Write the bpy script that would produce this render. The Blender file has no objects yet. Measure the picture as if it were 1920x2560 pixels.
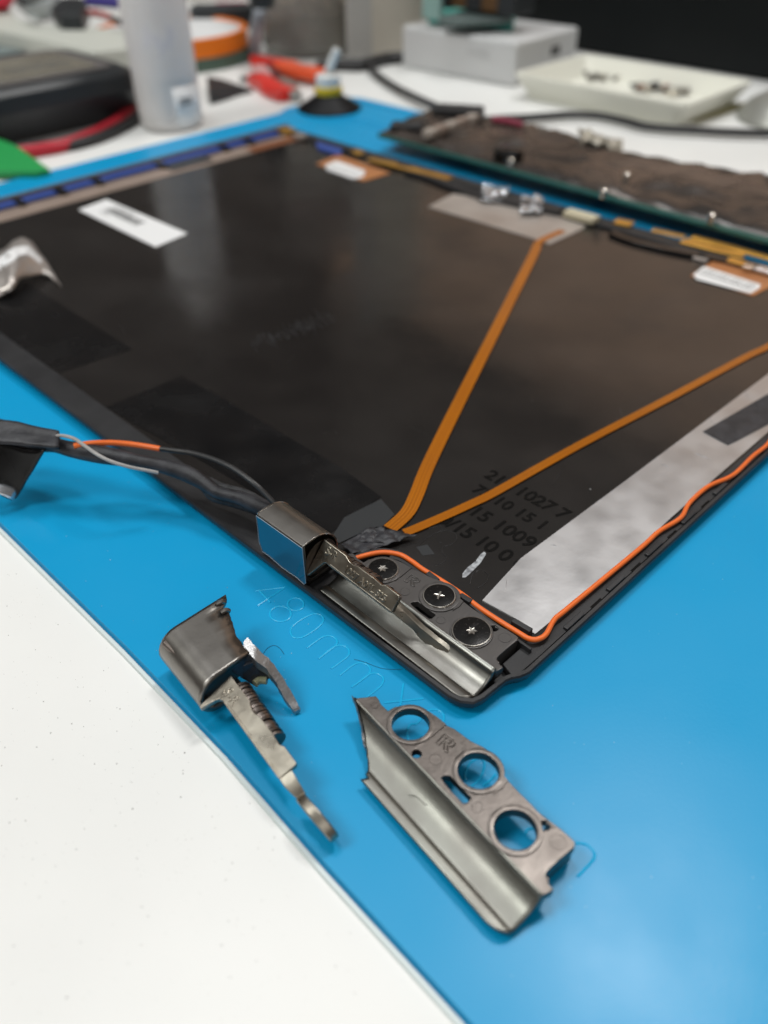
import bpy, bmesh, math, random
from mathutils import Vector, Matrix, noise

# ------------------------------------------------------------------ scene, camera, light
S = 0.001                                  # every length below is in millimetres
sc = bpy.context.scene
col = sc.collection
FPX = 2062.177732398447
R3 = Matrix(((0.7064358258, 0.4547384746, -0.5423664294),
             (-0.7076866568, 0.4415686585, -0.5515403118),
             (-0.0113145835, 0.7734533209, 0.6337522707)))
CAM = Vector((-77.338, -57.216, 126.5))
cd = bpy.data.cameras.new('camera')
cam = bpy.data.objects.new('camera', cd)
col.objects.link(cam)
m4 = R3.to_4x4()
m4.translation = CAM * S
cam.matrix_world = m4
cd.sensor_fit = 'VERTICAL'
cd.lens = 4.3
cd.sensor_height = 4.3 * 2560 / FPX
cd.clip_start = 0.005
cd.clip_end = 20
cd.dof.use_dof = True
cd.dof.focus_distance = 0.168
cd.dof.aperture_fstop = 1.55
sc.camera = cam
sc.render.engine = 'CYCLES'
sc.cycles.use_denoising = True
sc.cycles.max_bounces = 8
sc.cycles.sample_clamp_indirect = 6
sc.view_settings.view_transform = 'Standard'
sc.view_settings.look = 'None'
sc.view_settings.exposure = 0.02
sc.view_settings.gamma = 1

w = bpy.data.worlds.new('World')
sc.world = w
w.use_nodes = True
nt = w.node_tree
bg = nt.nodes['Background']
tc = nt.nodes.new('ShaderNodeTexCoord')
sx = nt.nodes.new('ShaderNodeSeparateXYZ')
rp = nt.nodes.new('ShaderNodeValToRGB')
nt.links.new(tc.outputs['Generated'], sx.inputs[0])
nt.links.new(sx.outputs['Z'], rp.inputs[0])
nt.links.new(rp.outputs[0], bg.inputs[0])
cr = rp.color_ramp
cr.elements[0].position = 0.0
cr.elements[0].color = (0.14, 0.118, 0.10, 1)
cr.elements[1].position = 1.0
cr.elements[1].color = (0.62, 0.64, 0.66, 1)
for p_, c_ in ((0.5, (0.22, 0.19, 0.165, 1)), (0.66, (0.33, 0.31, 0.29, 1)), (0.85, (0.62, 0.62, 0.62, 1))):
    e_ = cr.elements.new(p_)
    e_.color = c_
bg.inputs[1].default_value = 0.47


def lamp(name, loc, target, sx_, sy_, power, colr):
    ld = bpy.data.lights.new(name, 'AREA')
    ld.shape = 'RECTANGLE'
    ld.size = sx_
    ld.size_y = sy_
    ld.energy = power
    ld.color = colr
    o = bpy.data.objects.new(name, ld)
    col.objects.link(o)
    o.location = loc
    d = Vector(target) - Vector(loc)
    o.rotation_euler = d.to_track_quat('-Z', 'Y').to_euler()
    return o


lamp('ceiling_or_fill_lamp', (0.72, 0.12, 1.5), (0.05, 0.05, 0), 0.24, 0.28, 9.5, (1.0, 0.985, 0.96))
lamp('ceiling_or_fill_lamp', (0.10, 0.50, 1.55), (0.05, 0.10, 0), 0.22, 0.5, 5.5, (0.97, 0.99, 1.0))
lamp('ceiling_or_fill_lamp', (-0.80, 0.60, 1.45), (0.0, 0.0, 0), 0.42, 0.6, 12.0, (0.98, 1.0, 0.97))


lamp('ceiling_or_fill_lamp', (-0.75, -0.95, 1.0), (0.1, 0.2, 0), 0.8, 0.6, 4.5, (1.0, 0.99, 0.97))  # added fill lamp behind the camera to brighten faces turned towards it


# ------------------------------------------------------------------ a point of the photograph on a level at height z (mm)
def Q(px, py, z=0.0):
    r = R3 @ Vector((px - 960, -(py - 1280), -FPX))
    t = (z - CAM.z) / r.z
    return CAM + r * t


def reg(ox, oy, s):
    return lambda x, y, z=0.0: Q(ox + x / s, oy + y / s, z)


z1 = reg(600, 1200, 4.1475)
z2 = reg(860, 1340, 3.318)
zt = reg(620, 1200, 2.074)
z3 = reg(620, 1440, 3.318)
z4 = reg(360, 1460, 2.765)
z5 = reg(0, 900, 1.728)
z6 = reg(1000, 700, 1.803)
zp = reg(840, 1700, 2.37)
za = reg(0, 400, 1.728)
zb = reg(960, 0, 1.728)
zc = reg(740, 320, 2.37)
zl = reg(1300, 500, 2.676)
b1 = reg(0, 0, 3.318)
b2 = reg(450, 0, 3.318)
b3 = reg(900, 0, 2.765)
b4 = reg(1300, 0, 2.676)


# ------------------------------------------------------------------ materials
def mat(name, base, rough=0.5, metal=0.0, noise_s=None, noise_c=None, noise_amt=0.5, bump=0.0, bump_s=300.0,
        rough_var=0.0, rough_s=60.0, spec=0.5, trans=0.0, alpha=1.0, coat=0.0, sub=0.0, detail=4.0, contrast=(0.4, 0.65), ior=1.45, stretch=None):
    m = bpy.data.materials.new(name)
    m.use_nodes = True
    n = m.node_tree
    b = n.nodes['Principled BSDF']
    b.inputs['Base Color'].default_value = (*base, 1)
    b.inputs['Roughness'].default_value = rough
    b.inputs['Metallic'].default_value = metal
    b.inputs['Specular IOR Level'].default_value = spec
    b.inputs['Transmission Weight'].default_value = trans
    b.inputs['Alpha'].default_value = alpha
    b.inputs['Coat Weight'].default_value = coat
    b.inputs['IOR'].default_value = ior
    if sub:
        b.inputs['Subsurface Weight'].default_value = sub
        b.inputs['Subsurface Radius'].default_value = (0.4, 0.8, 1.0)
        b.inputs['Subsurface Scale'].default_value = 0.0015
    tcn = n.nodes.new('ShaderNodeTexCoord')
    mp = n.nodes.new('ShaderNodeMapping')
    n.links.new(tcn.outputs['Object'], mp.inputs[0])
    if stretch:
        mp.inputs['Scale'].default_value = stretch

    def ntex(scale, det=detail):
        t = n.nodes.new('ShaderNodeTexNoise')
        t.inputs['Scale'].default_value = scale
        t.inputs['Detail'].default_value = det
        n.links.new(mp.outputs[0], t.inputs['Vector'])
        return t
    if noise_c is not None:
        t = ntex(noise_s)
        r = n.nodes.new('ShaderNodeValToRGB')
        r.color_ramp.elements[0].position, r.color_ramp.elements[1].position = contrast
        r.color_ramp.elements[0].color = (*base, 1)
        mixc = tuple(base[i] * (1 - noise_amt) + noise_c[i] * noise_amt for i in range(3))
        r.color_ramp.elements[1].color = (*mixc, 1)
        n.links.new(t.outputs['Fac'], r.inputs[0])
        n.links.new(r.outputs[0], b.inputs['Base Color'])
    if rough_var:
        t = ntex(rough_s)
        mr = n.nodes.new('ShaderNodeMapRange')
        mr.inputs['From Min'].default_value = 0.3
        mr.inputs['From Max'].default_value = 0.7
        mr.inputs['To Min'].default_value = max(0.02, rough - rough_var)
        mr.inputs['To Max'].default_value = min(1, rough + rough_var)
        n.links.new(t.outputs['Fac'], mr.inputs['Value'])
        n.links.new(mr.outputs[0], b.inputs['Roughness'])
    if bump:
        t = ntex(bump_s, 6)
        bp = n.nodes.new('ShaderNodeBump')
        bp.inputs['Strength'].default_value = 1.0
        bp.inputs['Distance'].default_value = bump * S
        n.links.new(t.outputs['Fac'], bp.inputs['Height'])
        n.links.new(bp.outputs[0], b.inputs['Normal'])
    return m


def specks(m, scale, size, colr, keep=0.6):
    """small dark dirt specks of their own on a surface"""
    n = m.node_tree
    b = n.nodes['Principled BSDF']
    tcn = n.nodes.new('ShaderNodeTexCoord')
    v = n.nodes.new('ShaderNodeTexVoronoi')
    v.inputs['Scale'].default_value = scale
    n.links.new(tcn.outputs['Object'], v.inputs['Vector'])
    lt = n.nodes.new('ShaderNodeMath')
    lt.operation = 'LESS_THAN'
    lt.inputs[1].default_value = size
    n.links.new(v.outputs['Distance'], lt.inputs[0])
    sp = n.nodes.new('ShaderNodeSeparateColor')
    n.links.new(v.outputs['Color'], sp.inputs[0])
    gt = n.nodes.new('ShaderNodeMath')
    gt.operation = 'GREATER_THAN'
    gt.inputs[1].default_value = keep
    n.links.new(sp.outputs[0], gt.inputs[0])
    mu = n.nodes.new('ShaderNodeMath')
    mu.operation = 'MULTIPLY'
    n.links.new(lt.outputs[0], mu.inputs[0])
    n.links.new(gt.outputs[0], mu.inputs[1])
    mx = n.nodes.new('ShaderNodeMix')
    mx.data_type = 'RGBA'
    src = b.inputs['Base Color'].links[0].from_socket if b.inputs['Base Color'].links else None
    if src:
        n.links.new(src, mx.inputs[6])
    else:
        mx.inputs[6].default_value = b.inputs['Base Color'].default_value
    mx.inputs[7].default_value = (*colr, 1)
    n.links.new(mu.outputs[0], mx.inputs[0])
    n.links.new(mx.outputs[2], b.inputs['Base Color'])
    return m


M = {}
M['table'] = specks(mat('white_laminate', (0.80, 0.80, 0.78), 0.42, noise_s=14, noise_c=(0.72, 0.72, 0.70), noise_amt=0.6, bump=0.02, bump_s=900), 1300, 0.09, (0.5, 0.48, 0.45), 0.92)
M['mat'] = mat('blue_silicone', (0.002, 0.29, 0.57), 0.34, noise_s=9, noise_c=(0.002, 0.315, 0.60), rough_var=0.06, rough_s=30, bump=0.012, bump_s=1400, spec=0.38)
M['mat'] = specks(M['mat'], 160, 0.055, (0.5, 0.75, 0.85), 0.93)
M['raised'] = mat('highlit_raised_line', (0.012, 0.40, 0.71), 0.25)  # same silicone as the mat, highlight on the letters painted as lighter colour
M['matedge'] = mat('pale_grey_strip', (0.62, 0.68, 0.67), 0.4)  # pale grey for the thin strip along the near edge of the mat
M['shell'] = mat('black_shell', (0.018, 0.018, 0.02), 0.42, noise_s=60, noise_c=(0.035, 0.035, 0.037), rough_var=0.1, bump=0.02, bump_s=2500)
M['matte'] = mat('black_matte_plastic', (0.014, 0.014, 0.0155), 0.5, noise_s=120, noise_c=(0.030, 0.030, 0.032), bump=0.03, bump_s=1500)
M['film'] = mat('black_film', (0.010, 0.0088, 0.0084), 0.17, noise_s=38, noise_c=(0.019, 0.017, 0.016), noise_amt=0.8, rough_var=0.10, rough_s=26, bump=0.006, bump_s=260, spec=0.9, contrast=(0.42, 0.75))
M['film'] = specks(M['film'], 260, 0.05, (0.3, 0.3, 0.3), 0.95)
M['tape'] = mat('black_tape', (0.005, 0.005, 0.0055), 0.26, noise_s=60, noise_c=(0.010, 0.009, 0.009), rough_var=0.12, rough_s=70, bump=0.04, bump_s=160, spec=0.4)
M['cloth'] = mat('black_cloth_tape', (0.014, 0.014, 0.017), 0.5, noise_s=300, noise_c=(0.05, 0.05, 0.058), bump=0.12, bump_s=900, rough_var=0.1)
M['gloss'] = mat('gloss_black', (0.006, 0.006, 0.006), 0.10, rough_var=0.05, rough_s=300)
M['print'] = mat('embossed_black', (0.001, 0.001, 0.001), 0.5, spec=0.12)
M['scratch'] = mat('white_scratch', (0.42, 0.44, 0.46), 0.7, noise_s=900, noise_c=(0.08, 0.08, 0.09), noise_amt=0.9)
M['kapton'] = mat('amber_flex', (0.40, 0.122, 0.001), 0.22, noise_s=40, noise_c=(0.29, 0.085, 0.003), rough_var=0.08, rough_s=60, bump=0.02, bump_s=120, coat=0.2)
M['trace'] = mat('covered_copper', (0.27, 0.078, 0.002), 0.25)
M['kapton2'] = mat('orange_film', (0.42, 0.17, 0.06), 0.35, noise_s=60, noise_c=(0.3, 0.12, 0.05))
M['foil'] = mat('aluminium_foil', (0.60, 0.61, 0.63), 0.35, 0.92, noise_s=11, noise_c=(0.54, 0.51, 0.49), noise_amt=0.8, bump=0.022, bump_s=520, rough_var=0.05, rough_s=120, contrast=(0.2, 0.85), detail=1.0)
M['foil2'] = mat('grey_foil', (0.52, 0.47, 0.43), 0.42, 0.6, noise_s=50, noise_c=(0.35, 0.3, 0.27), bump=0.1, bump_s=110, rough_var=0.1)
M['shinyfoil'] = mat('crumpled_silver', (0.78, 0.8, 0.84), 0.26, 0.85, bump=0.5, bump_s=160)
M['orange'] = mat('orange_insulation', (0.80, 0.155, 0.022), 0.42, noise_s=200, noise_c=(0.7, 0.13, 0.02), bump=0.015, bump_s=400)
M['graywire'] = mat('grey_insulation', (0.38, 0.37, 0.36), 0.45, noise_s=200, noise_c=(0.25, 0.24, 0.23))
M['wire'] = mat('black_insulation', (0.02, 0.02, 0.021), 0.42, bump=0.03, bump_s=900)
M['braid'] = mat('black_braid', (0.018, 0.019, 0.021), 0.55, noise_s=900, noise_c=(0.06, 0.06, 0.065), bump=0.1, bump_s=1400)
M['gun'] = mat('gunmetal', (0.275, 0.26, 0.24), 0.33, 1.0, noise_s=90, noise_c=(0.25, 0.235, 0.215), rough_var=0.03, rough_s=200, bump=0.012, bump_s=2500)
M['gun'] = specks(M['gun'], 900, 0.08, (0.6, 0.58, 0.55), 0.965)
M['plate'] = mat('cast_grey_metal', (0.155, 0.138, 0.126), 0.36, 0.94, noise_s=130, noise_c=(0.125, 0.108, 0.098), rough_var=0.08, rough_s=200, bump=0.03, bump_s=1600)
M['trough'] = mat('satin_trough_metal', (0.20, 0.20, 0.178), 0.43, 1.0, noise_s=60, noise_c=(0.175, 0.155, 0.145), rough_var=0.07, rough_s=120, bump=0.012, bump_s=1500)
M['shadedplate'] = mat('shaded_cast_metal', (0.085, 0.08, 0.078), 0.42, 0.6, noise_s=90, noise_c=(0.11, 0.10, 0.095), rough_var=0.06, bump=0.02, bump_s=1800)  # same metal as the loose plate, shade inside the lid put into the colour
M['shadedtrough'] = mat('shaded_satin_metal', (0.19, 0.19, 0.175), 0.34, 1.0, noise_s=60, noise_c=(0.11, 0.10, 0.09), noise_amt=0.8, rough_var=0.07, rough_s=100, bump=0.01, bump_s=1500)  # same trough metal, colour darkened for its shade in the lid
M['nickel'] = mat('worn_nickel', (0.37, 0.34, 0.285), 0.33, 1.0, noise_s=120, noise_c=(0.27, 0.235, 0.19), noise_amt=0.8, rough_var=0.08, rough_s=300, bump=0.04, bump_s=700)
M['washer'] = mat('dark_spring_steel', (0.22, 0.185, 0.165), 0.33, 1.0, noise_s=200, noise_c=(0.08, 0.07, 0.06), rough_var=0.1)
M['steel'] = mat('bright_steel', (0.72, 0.68, 0.62), 0.2, 1.0, rough_var=0.08, rough_s=300)
M['fracture'] = mat('fractured_metal', (0.34, 0.34, 0.345), 0.38, 0.9, noise_s=900, noise_c=(0.30, 0.30, 0.30), noise_amt=0.7, bump=0.08, bump_s=1500)
M['screw'] = mat('black_screw_face', (0.008, 0.0075, 0.0075), 0.2, 0.2, noise_s=1500, noise_c=(0.09, 0.08, 0.075), noise_amt=0.6, contrast=(0.6, 0.85), bump=0.02, bump_s=900)
M['gold'] = mat('gold_contact', (0.80, 0.44, 0.09), 0.33, 0.8, noise_s=120, noise_c=(0.4, 0.2, 0.03), bump=0.05, bump_s=300)
M['label'] = mat('white_label', (0.78, 0.78, 0.78), 0.45)
M['ink'] = mat('grey_ink', (0.10, 0.10, 0.10), 0.6)
M['bluetape'] = mat('blue_tape', (0.035, 0.075, 0.30), 0.4)
M['tan'] = mat('tan_tape', (0.26, 0.20, 0.165), 0.4, noise_s=60, noise_c=(0.35, 0.27, 0.23))
M['brown'] = mat('brown_tape', (0.20, 0.075, 0.035), 0.35)
M['greyrail'] = mat('grey_rail', (0.11, 0.095, 0.09), 0.4)
M['clear'] = mat('clear_tape', (0.03, 0.032, 0.034), 0.32, bump=0.04, bump_s=250)


M['smear'] = mat('grey_smear', (0.030, 0.030, 0.032), 0.35, noise_s=200, noise_c=(0.014, 0.013, 0.013), noise_amt=1, contrast=(0.35, 0.6))


# ------------------------------------------------------------------ objects
def tag(o, label=None, cat=None, group=None, kind=None):
    if label: o['label'] = label
    if cat: o['category'] = cat
    if group: o['group'] = group
    if kind: o['kind'] = kind
    return o


def thing(name, loc, label, cat, group=None):
    o = bpy.data.objects.new(name, None)
    o.empty_display_size = 0.01
    col.objects.link(o)
    o.location = Vector(loc) * S
    o['_o'] = list(loc)
    return tag(o, label, cat, group)


def origin(parent):
    p = parent
    while p is not None and '_o' not in p:
        p = p.parent
    return Vector(p['_o']) if p else Vector((0, 0, 0))


class G:
    """collects geometry in mm"""
    def __init__(self):
        self.v = []
        self.f = []

    def add(self, vs, fs):
        n = len(self.v)
        self.v += [Vector(p) for p in vs]
        self.f += [tuple(i + n for i in f) for f in fs]
        return self

    def prism(self, poly, z0, z1, top_inset=0.0):
        n = len(poly)
        p = [Vector((q[0], q[1])) for q in poly]
        if sum(p[i].x * p[(i + 1) % n].y - p[(i + 1) % n].x * p[i].y for i in range(n)) < 0:
            p.reverse()
        pt = offset(p, top_inset) if top_inset else p
        vs = [(a.x, a.y, z0) for a in p] + [(a.x, a.y, z1) for a in pt]
        fs = [tuple(range(n - 1, -1, -1)), tuple(range(n, 2 * n))]
        fs += [(i, (i + 1) % n, n + (i + 1) % n, n + i) for i in range(n)]
        return self.add(vs, fs)

    def box(self, c, s, rz=0.0, mtx=None):
        h = [x / 2 for x in s]
        vs = []
        for dz in (-1, 1):
            for dx, dy in ((-1, -1), (1, -1), (1, 1), (-1, 1)):
                q = Vector((dx * h[0], dy * h[1], dz * h[2]))
                if rz:
                    q = Matrix.Rotation(rz, 3, 'Z') @ q
                if mtx:
                    q = mtx @ q
                vs.append(q + Vector(c))
        return self.add(vs, [(3, 2, 1, 0), (4, 5, 6, 7), (0, 1, 5, 4), (1, 2, 6, 5), (2, 3, 7, 6), (3, 0, 4, 7)])

    def hexa(self, bottom, top):
        n = len(bottom)
        vs = [Vector(p) for p in bottom] + [Vector(p) for p in top]
        fs = [tuple(range(n - 1, -1, -1)), tuple(range(n, 2 * n))]
        fs += [(i, (i + 1) % n, n + (i + 1) % n, n + i) for i in range(n)]
        return self.add(vs, fs)

    def loft(self, rings, closed=True, cap0=True, cap1=True):
        n = len(rings[0])
        vs = [p for r in rings for p in r]
        fs = []
        for k in range(len(rings) - 1):
            for i in range(n if closed else n - 1):
                j = (i + 1) % n
                fs.append((k * n + i, k * n + j, (k + 1) * n + j, (k + 1) * n + i))
        if cap0 and closed:
            fs.append(tuple(range(n - 1, -1, -1)))
        if cap1 and closed:
            fs.append(tuple((len(rings) - 1) * n + i for i in range(n)))
        return self.add(vs, fs)

    def tube(self, pts, r, seg=10, smooth=True, flat=1.0, caps=True):
        pts = [Vector(p) for p in pts]
        if smooth:
            pts = catmull(pts, 6)
        rings = []
        nrm = None
        for i, p in enumerate(pts):
            t = (pts[min(i + 1, len(pts) - 1)] - pts[max(i - 1, 0)]).normalized()
            up = Vector((0, 0, 1)) if abs(t.z) < 0.95 else Vector((1, 0, 0))
            a = t.cross(up).normalized()
            b = a.cross(t).normalized()
            rr = r(i / (len(pts) - 1)) if callable(r) else r
            rings.append([p + a * math.cos(2 * math.pi * k / seg) * rr + b * math.sin(2 * math.pi * k / seg) * rr * flat for k in range(seg)])
        return self.loft(rings, True, caps, caps)

    def lathe(self, prof, o, axis=(0, 0, 1), seg=32, cap=True):
        ax = Vector(axis).normalized()
        u = ax.orthogonal().normalized()
        v = ax.cross(u)
        rings = [[Vector(o) + ax * h + (u * math.cos(2 * math.pi * k / seg) + v * math.sin(2 * math.pi * k / seg)) * r for k in range(seg)] for r, h in prof]
        return self.loft(rings, True, cap, cap)

    def ribbon(self, pts, w, th, smooth=True, wfun=None):
        """flat band of width w along pts (level), thickness th"""
        pts = [Vector(p) for p in pts]
        if smooth:
            pts = catmull(pts, 6)
        rings = []
        for i, p in enumerate(pts):
            t = (pts[min(i + 1, len(pts) - 1)] - pts[max(i - 1, 0)]).normalized()
            a = t.cross(Vector((0, 0, 1))).normalized()
            ww = (wfun(i / (len(pts) - 1)) if wfun else w) / 2
            up = Vector((0, 0, th))
            rings.append([p - a * ww, p + a * ww, p + a * ww + up, p - a * ww + up])
        return self.loft(rings)

    def build(self, name, material, parent=None, bevel=0.0, smooth=35, seg=2, solid=0.0, xf=None, label=None, kind=None, wn=False):
        o0 = origin(parent) if parent else Vector((0, 0, 0))
        me = bpy.data.meshes.new(name)
        vs = [(xf @ p if xf else p) for p in self.v]
        me.from_pydata([((p - o0) * S)[:] for p in vs], [], self.f)
        me.validate()
        bm = bmesh.new()
        bm.from_mesh(me)
        bmesh.ops.remove_doubles(bm, verts=bm.verts, dist=1e-7)
        bmesh.ops.recalc_face_normals(bm, faces=bm.faces)
        bm.to_mesh(me)
        bm.free()
        return link(name, me, material, parent, bevel, smooth, seg, solid, label, kind, wn)


def link(name, me, material, parent=None, bevel=0.0, smooth=35, seg=2, solid=0.0, label=None, kind=None, wn=False):
    if smooth:
        me.shade_smooth()
        me.set_sharp_from_angle(angle=math.radians(smooth))
    me.materials.clear()
    me.materials.append(material)
    o = bpy.data.objects.new(name, me)
    col.objects.link(o)
    if parent:
        o.parent = parent
    if solid:
        md = o.modifiers.new('solid', 'SOLIDIFY')
        md.thickness = solid * S
        md.offset = -1
    if wn:
        md = o.modifiers.new('normals', 'WEIGHTED_NORMAL')
        md.keep_sharp = True
    if bevel:
        md = o.modifiers.new('bevel', 'BEVEL')
        md.width = bevel * S
        md.segments = seg
        md.limit_method = 'ANGLE'
        md.angle_limit = math.radians(32)
        md.harden_normals = True
    if label: o['label'] = label
    if kind: o['kind'] = kind
    return o


def catmull(p, n):
    if len(p) < 3:
        return p
    out = []
    for i in range(len(p) - 1):
        a, b, c, d = p[max(i - 1, 0)], p[i], p[i + 1], p[min(i + 2, len(p) - 1)]
        for k in range(n):
            t = k / n
            out.append(0.5 * ((2 * b) + (c - a) * t + (2 * a - 5 * b + 4 * c - d) * t * t + (3 * b - a - 3 * c + d) * t ** 3))
    out.append(p[-1])
    return out


def offset(p, d):
    """move a counter-clockwise outline inwards by d"""
    n = len(p)
    out = []
    for i in range(n):
        e0 = (p[i] - p[i - 1]).normalized()
        e1 = (p[(i + 1) % n] - p[i]).normalized()
        n0, n1 = Vector((-e0.y, e0.x)), Vector((-e1.y, e1.x))
        b = (n0 + n1)
        b = b / max(0.5, b.dot(n0)) if b.length > 1e-6 else n0
        out.append(p[i] + b * d)
    return out


def circle(c, r, n=40, ph=0.0, rx=None):
    return [(c[0] + r * math.cos(ph + 2 * math.pi * k / n), c[1] + (rx or r) * math.sin(ph + 2 * math.pi * k / n)) for k in range(n)]


def rrect(x0, y0, x1, y1, r, n=5):
    out = []
    for cx, cy, a in ((x1 - r, y1 - r, 0), (x0 + r, y1 - r, 90), (x0 + r, y0 + r, 180), (x1 - r, y0 + r, 270)):
        for k in range(n + 1):
            t = math.radians(a + 90 * k / n)
            out.append((cx + r * math.cos(t), cy + r * math.sin(t)))
    return out


def cut_sheet(outlines, z0, z1, bevel=0.0):
    """sheet with holes (first outline outer, others holes), as a mesh in mm"""
    cu = bpy.data.curves.new('sheet', 'CURVE')
    cu.dimensions = '2D'
    cu.fill_mode = 'BOTH'
    cu.extrude = (z1 - z0) / 2 - bevel
    cu.bevel_depth = bevel
    cu.bevel_resolution = 2
    cu.offset = -bevel
    for ol in outlines:
        sp = cu.splines.new('POLY')
        sp.points.add(len(ol) - 1)
        for i, q in enumerate(ol):
            sp.points[i].co = (q[0], q[1], 0, 1)
        sp.use_cyclic_u = True
    o = bpy.data.objects.new('sheet', cu)
    col.objects.link(o)
    dg = bpy.context.evaluated_depsgraph_get()
    me = bpy.data.meshes.new_from_object(o.evaluated_get(dg))
    g = G()
    zc = (z0 + z1) / 2
    g.add([Vector((v.co.x, v.co.y, v.co.z + zc)) for v in me.vertices], [tuple(p.vertices) for p in me.polygons])
    bpy.data.objects.remove(o)
    bpy.data.curves.remove(cu)
    bpy.data.meshes.remove(me)
    return g


def words(s, size, mtx, depth=0.06, bold=0.0, round_=0.0, shear=0.0, space=1.0, align='LEFT'):
    """lettering as a mesh in mm; mtx places it"""
    cu = bpy.data.curves.new('words', 'FONT')
    cu.body = s
    cu.size = size
    cu.extrude = depth
    cu.offset = bold
    cu.bevel_depth = round_
    cu.shear = shear
    cu.space_character = space
    cu.align_x = align
    cu.resolution_u = 4
    o = bpy.data.objects.new('words', cu)
    col.objects.link(o)
    dg = bpy.context.evaluated_depsgraph_get()
    me = bpy.data.meshes.new_from_object(o.evaluated_get(dg))
    g = G()
    g.add([mtx @ v.co for v in me.vertices], [tuple(p.vertices) for p in me.polygons])
    bpy.data.objects.remove(o)
    bpy.data.curves.remove(cu)
    bpy.data.meshes.remove(me)
    return g


def frame(o, ex, ey, ez=None):
    ex = Vector(ex).normalized()
    ey = Vector(ey)
    ey = (ey - ex * ey.dot(ex)).normalized()
    ez = ex.cross(ey)
    m = Matrix((ex, ey, ez)).transposed().to_4x4()
    m.translation = Vector(o)
    return m


# ------------------------------------------------------------------ the setting
TZ = -1.5
g = G().prism([(-700, -500), (1100, -500), (1100, 1300), (-700, 1300)], TZ - 25, TZ)
tag(g.build('tabletop', M['table']), 'white speckled laminate work table', kind='structure')
M['wall'] = mat('warm_wall', (0.76, 0.53, 0.39), 0.8, noise_s=3, noise_c=(0.62, 0.43, 0.32))
g = G().box((1130, 400, 60), (20, 3000, 1240))
g.build('wall', M['wall'], kind='structure')
g = G().box((200, 1330, 300), (1840, 20, 1800))
g.build('side_wall', mat('dark_wall', (0.10, 0.09, 0.085), 0.8, noise_s=3, noise_c=(0.07, 0.065, 0.06)), kind='structure')

# crumbs of dirt on the table
rnd = random.Random(4)
g = G()
for k in range(420):
    x = rnd.uniform(-95, -39.5) if k % 4 else rnd.uniform(-60, -39.5)
    y = rnd.uniform(-35, 100) if k % 3 else rnd.gauss(25, 25)
    r = 0.04 + 0.12 * rnd.random() ** 3
    n = 5
    a0 = rnd.uniform(0, 6)
    el = rnd.uniform(0.4, 1)
    ring = [(x + r * math.cos(a0 + 6.283 * i / n) * rnd.uniform(.6, 1), y + el * r * math.sin(a0 + 6.283 * i / n) * rnd.uniform(.6, 1)) for i in range(n)]
    g.prism(ring, TZ + 0.002, TZ + 0.05 + r * 0.4)
M['crumb'] = mat('grey_dirt', (0.20, 0.19, 0.175), 0.8)
tag(g.build('dirt_specks', M['crumb'], smooth=0), 'fine grey dirt specks scattered over the white table', kind='stuff')

# ------------------------------------------------------------------ blue mat
mt = thing('repair_mat', (130, 120, TZ), 'large blue silicone repair mat with raised size lettering, lying on the white table', 'mat')
outline = [(-41.5, -119), (-39.5, -34), (-38.4, -3.4), (-36.8, 25), (-36.2, 60), (-36.4, 116), (-37, 361), (79, 361), (251, 362), (256.5, 364.5),
           (262, 368), (296, 368), (306, 362), (311, 350), (311, -119)]
G().prism(outline, TZ, 0, 0.35).build('sheet', M['mat'], mt, smooth=20)
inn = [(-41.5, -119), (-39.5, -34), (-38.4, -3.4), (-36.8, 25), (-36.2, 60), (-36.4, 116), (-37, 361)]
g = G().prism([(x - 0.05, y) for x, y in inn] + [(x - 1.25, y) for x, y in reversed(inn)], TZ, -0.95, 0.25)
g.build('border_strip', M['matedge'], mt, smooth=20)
g = G()
for X in (268, 274, 303):
    g.add([], [])
    g.box((X, 120, 0.05), (1.2, 470, 0.5))
g.build('ridge', M['mat'], mt, bevel=0.15)

strokes = [
    [[(60, 128), (310, 97)], [(310, 97), (78, 250)], [(97, 126), (185, 222)]],
    [[(270 + 88 * math.cos(t) * 1.0, 318 + 63 * math.sin(t)) for t in [i * math.pi / 8 for i in range(17)]],
     [(397 + 67 * math.cos(t), 238 + 52 * math.sin(t)) for t in [i * math.pi / 8 for i in range(17)]]],
    [[(355, 480), (362, 430), (430, 372), (535, 320), (600, 325), (628, 362), (600, 412), (525, 470), (440, 514), (378, 512), (355, 480)]],
    [[(490, 600), (590, 527), (640, 502), (700, 505), (738, 540), (725, 582), (650, 640), (585, 690)],
     [(625, 655), (690, 605), (745, 580), (800, 585), (838, 620), (830, 665), (770, 715), (690, 772)]],
    [[(760, 828), (860, 750), (920, 724), (980, 735), (1015, 775), (1000, 820), (930, 875), (860, 925)],
     [(925, 880), (985, 830), (1030, 810), (1080, 815), (1122, 850), (1112, 900), (1060, 950), (960, 1030)]],
    [[(1290, 895), (1265, 1080)], [(1130, 1055), (1455, 1020)]],
]
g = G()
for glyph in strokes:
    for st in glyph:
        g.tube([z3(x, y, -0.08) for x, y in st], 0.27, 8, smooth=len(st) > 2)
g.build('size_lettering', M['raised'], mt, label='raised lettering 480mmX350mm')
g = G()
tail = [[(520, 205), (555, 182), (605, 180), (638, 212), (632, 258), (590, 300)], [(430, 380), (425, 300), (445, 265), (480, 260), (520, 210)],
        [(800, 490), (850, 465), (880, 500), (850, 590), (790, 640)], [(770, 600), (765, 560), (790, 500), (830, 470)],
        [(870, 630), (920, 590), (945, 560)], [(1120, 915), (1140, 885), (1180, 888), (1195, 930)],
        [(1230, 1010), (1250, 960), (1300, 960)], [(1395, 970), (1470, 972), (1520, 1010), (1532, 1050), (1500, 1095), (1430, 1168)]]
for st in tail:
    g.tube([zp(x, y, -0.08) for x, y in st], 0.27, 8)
g.build('size_lettering', M['raised'], mt)

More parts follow.
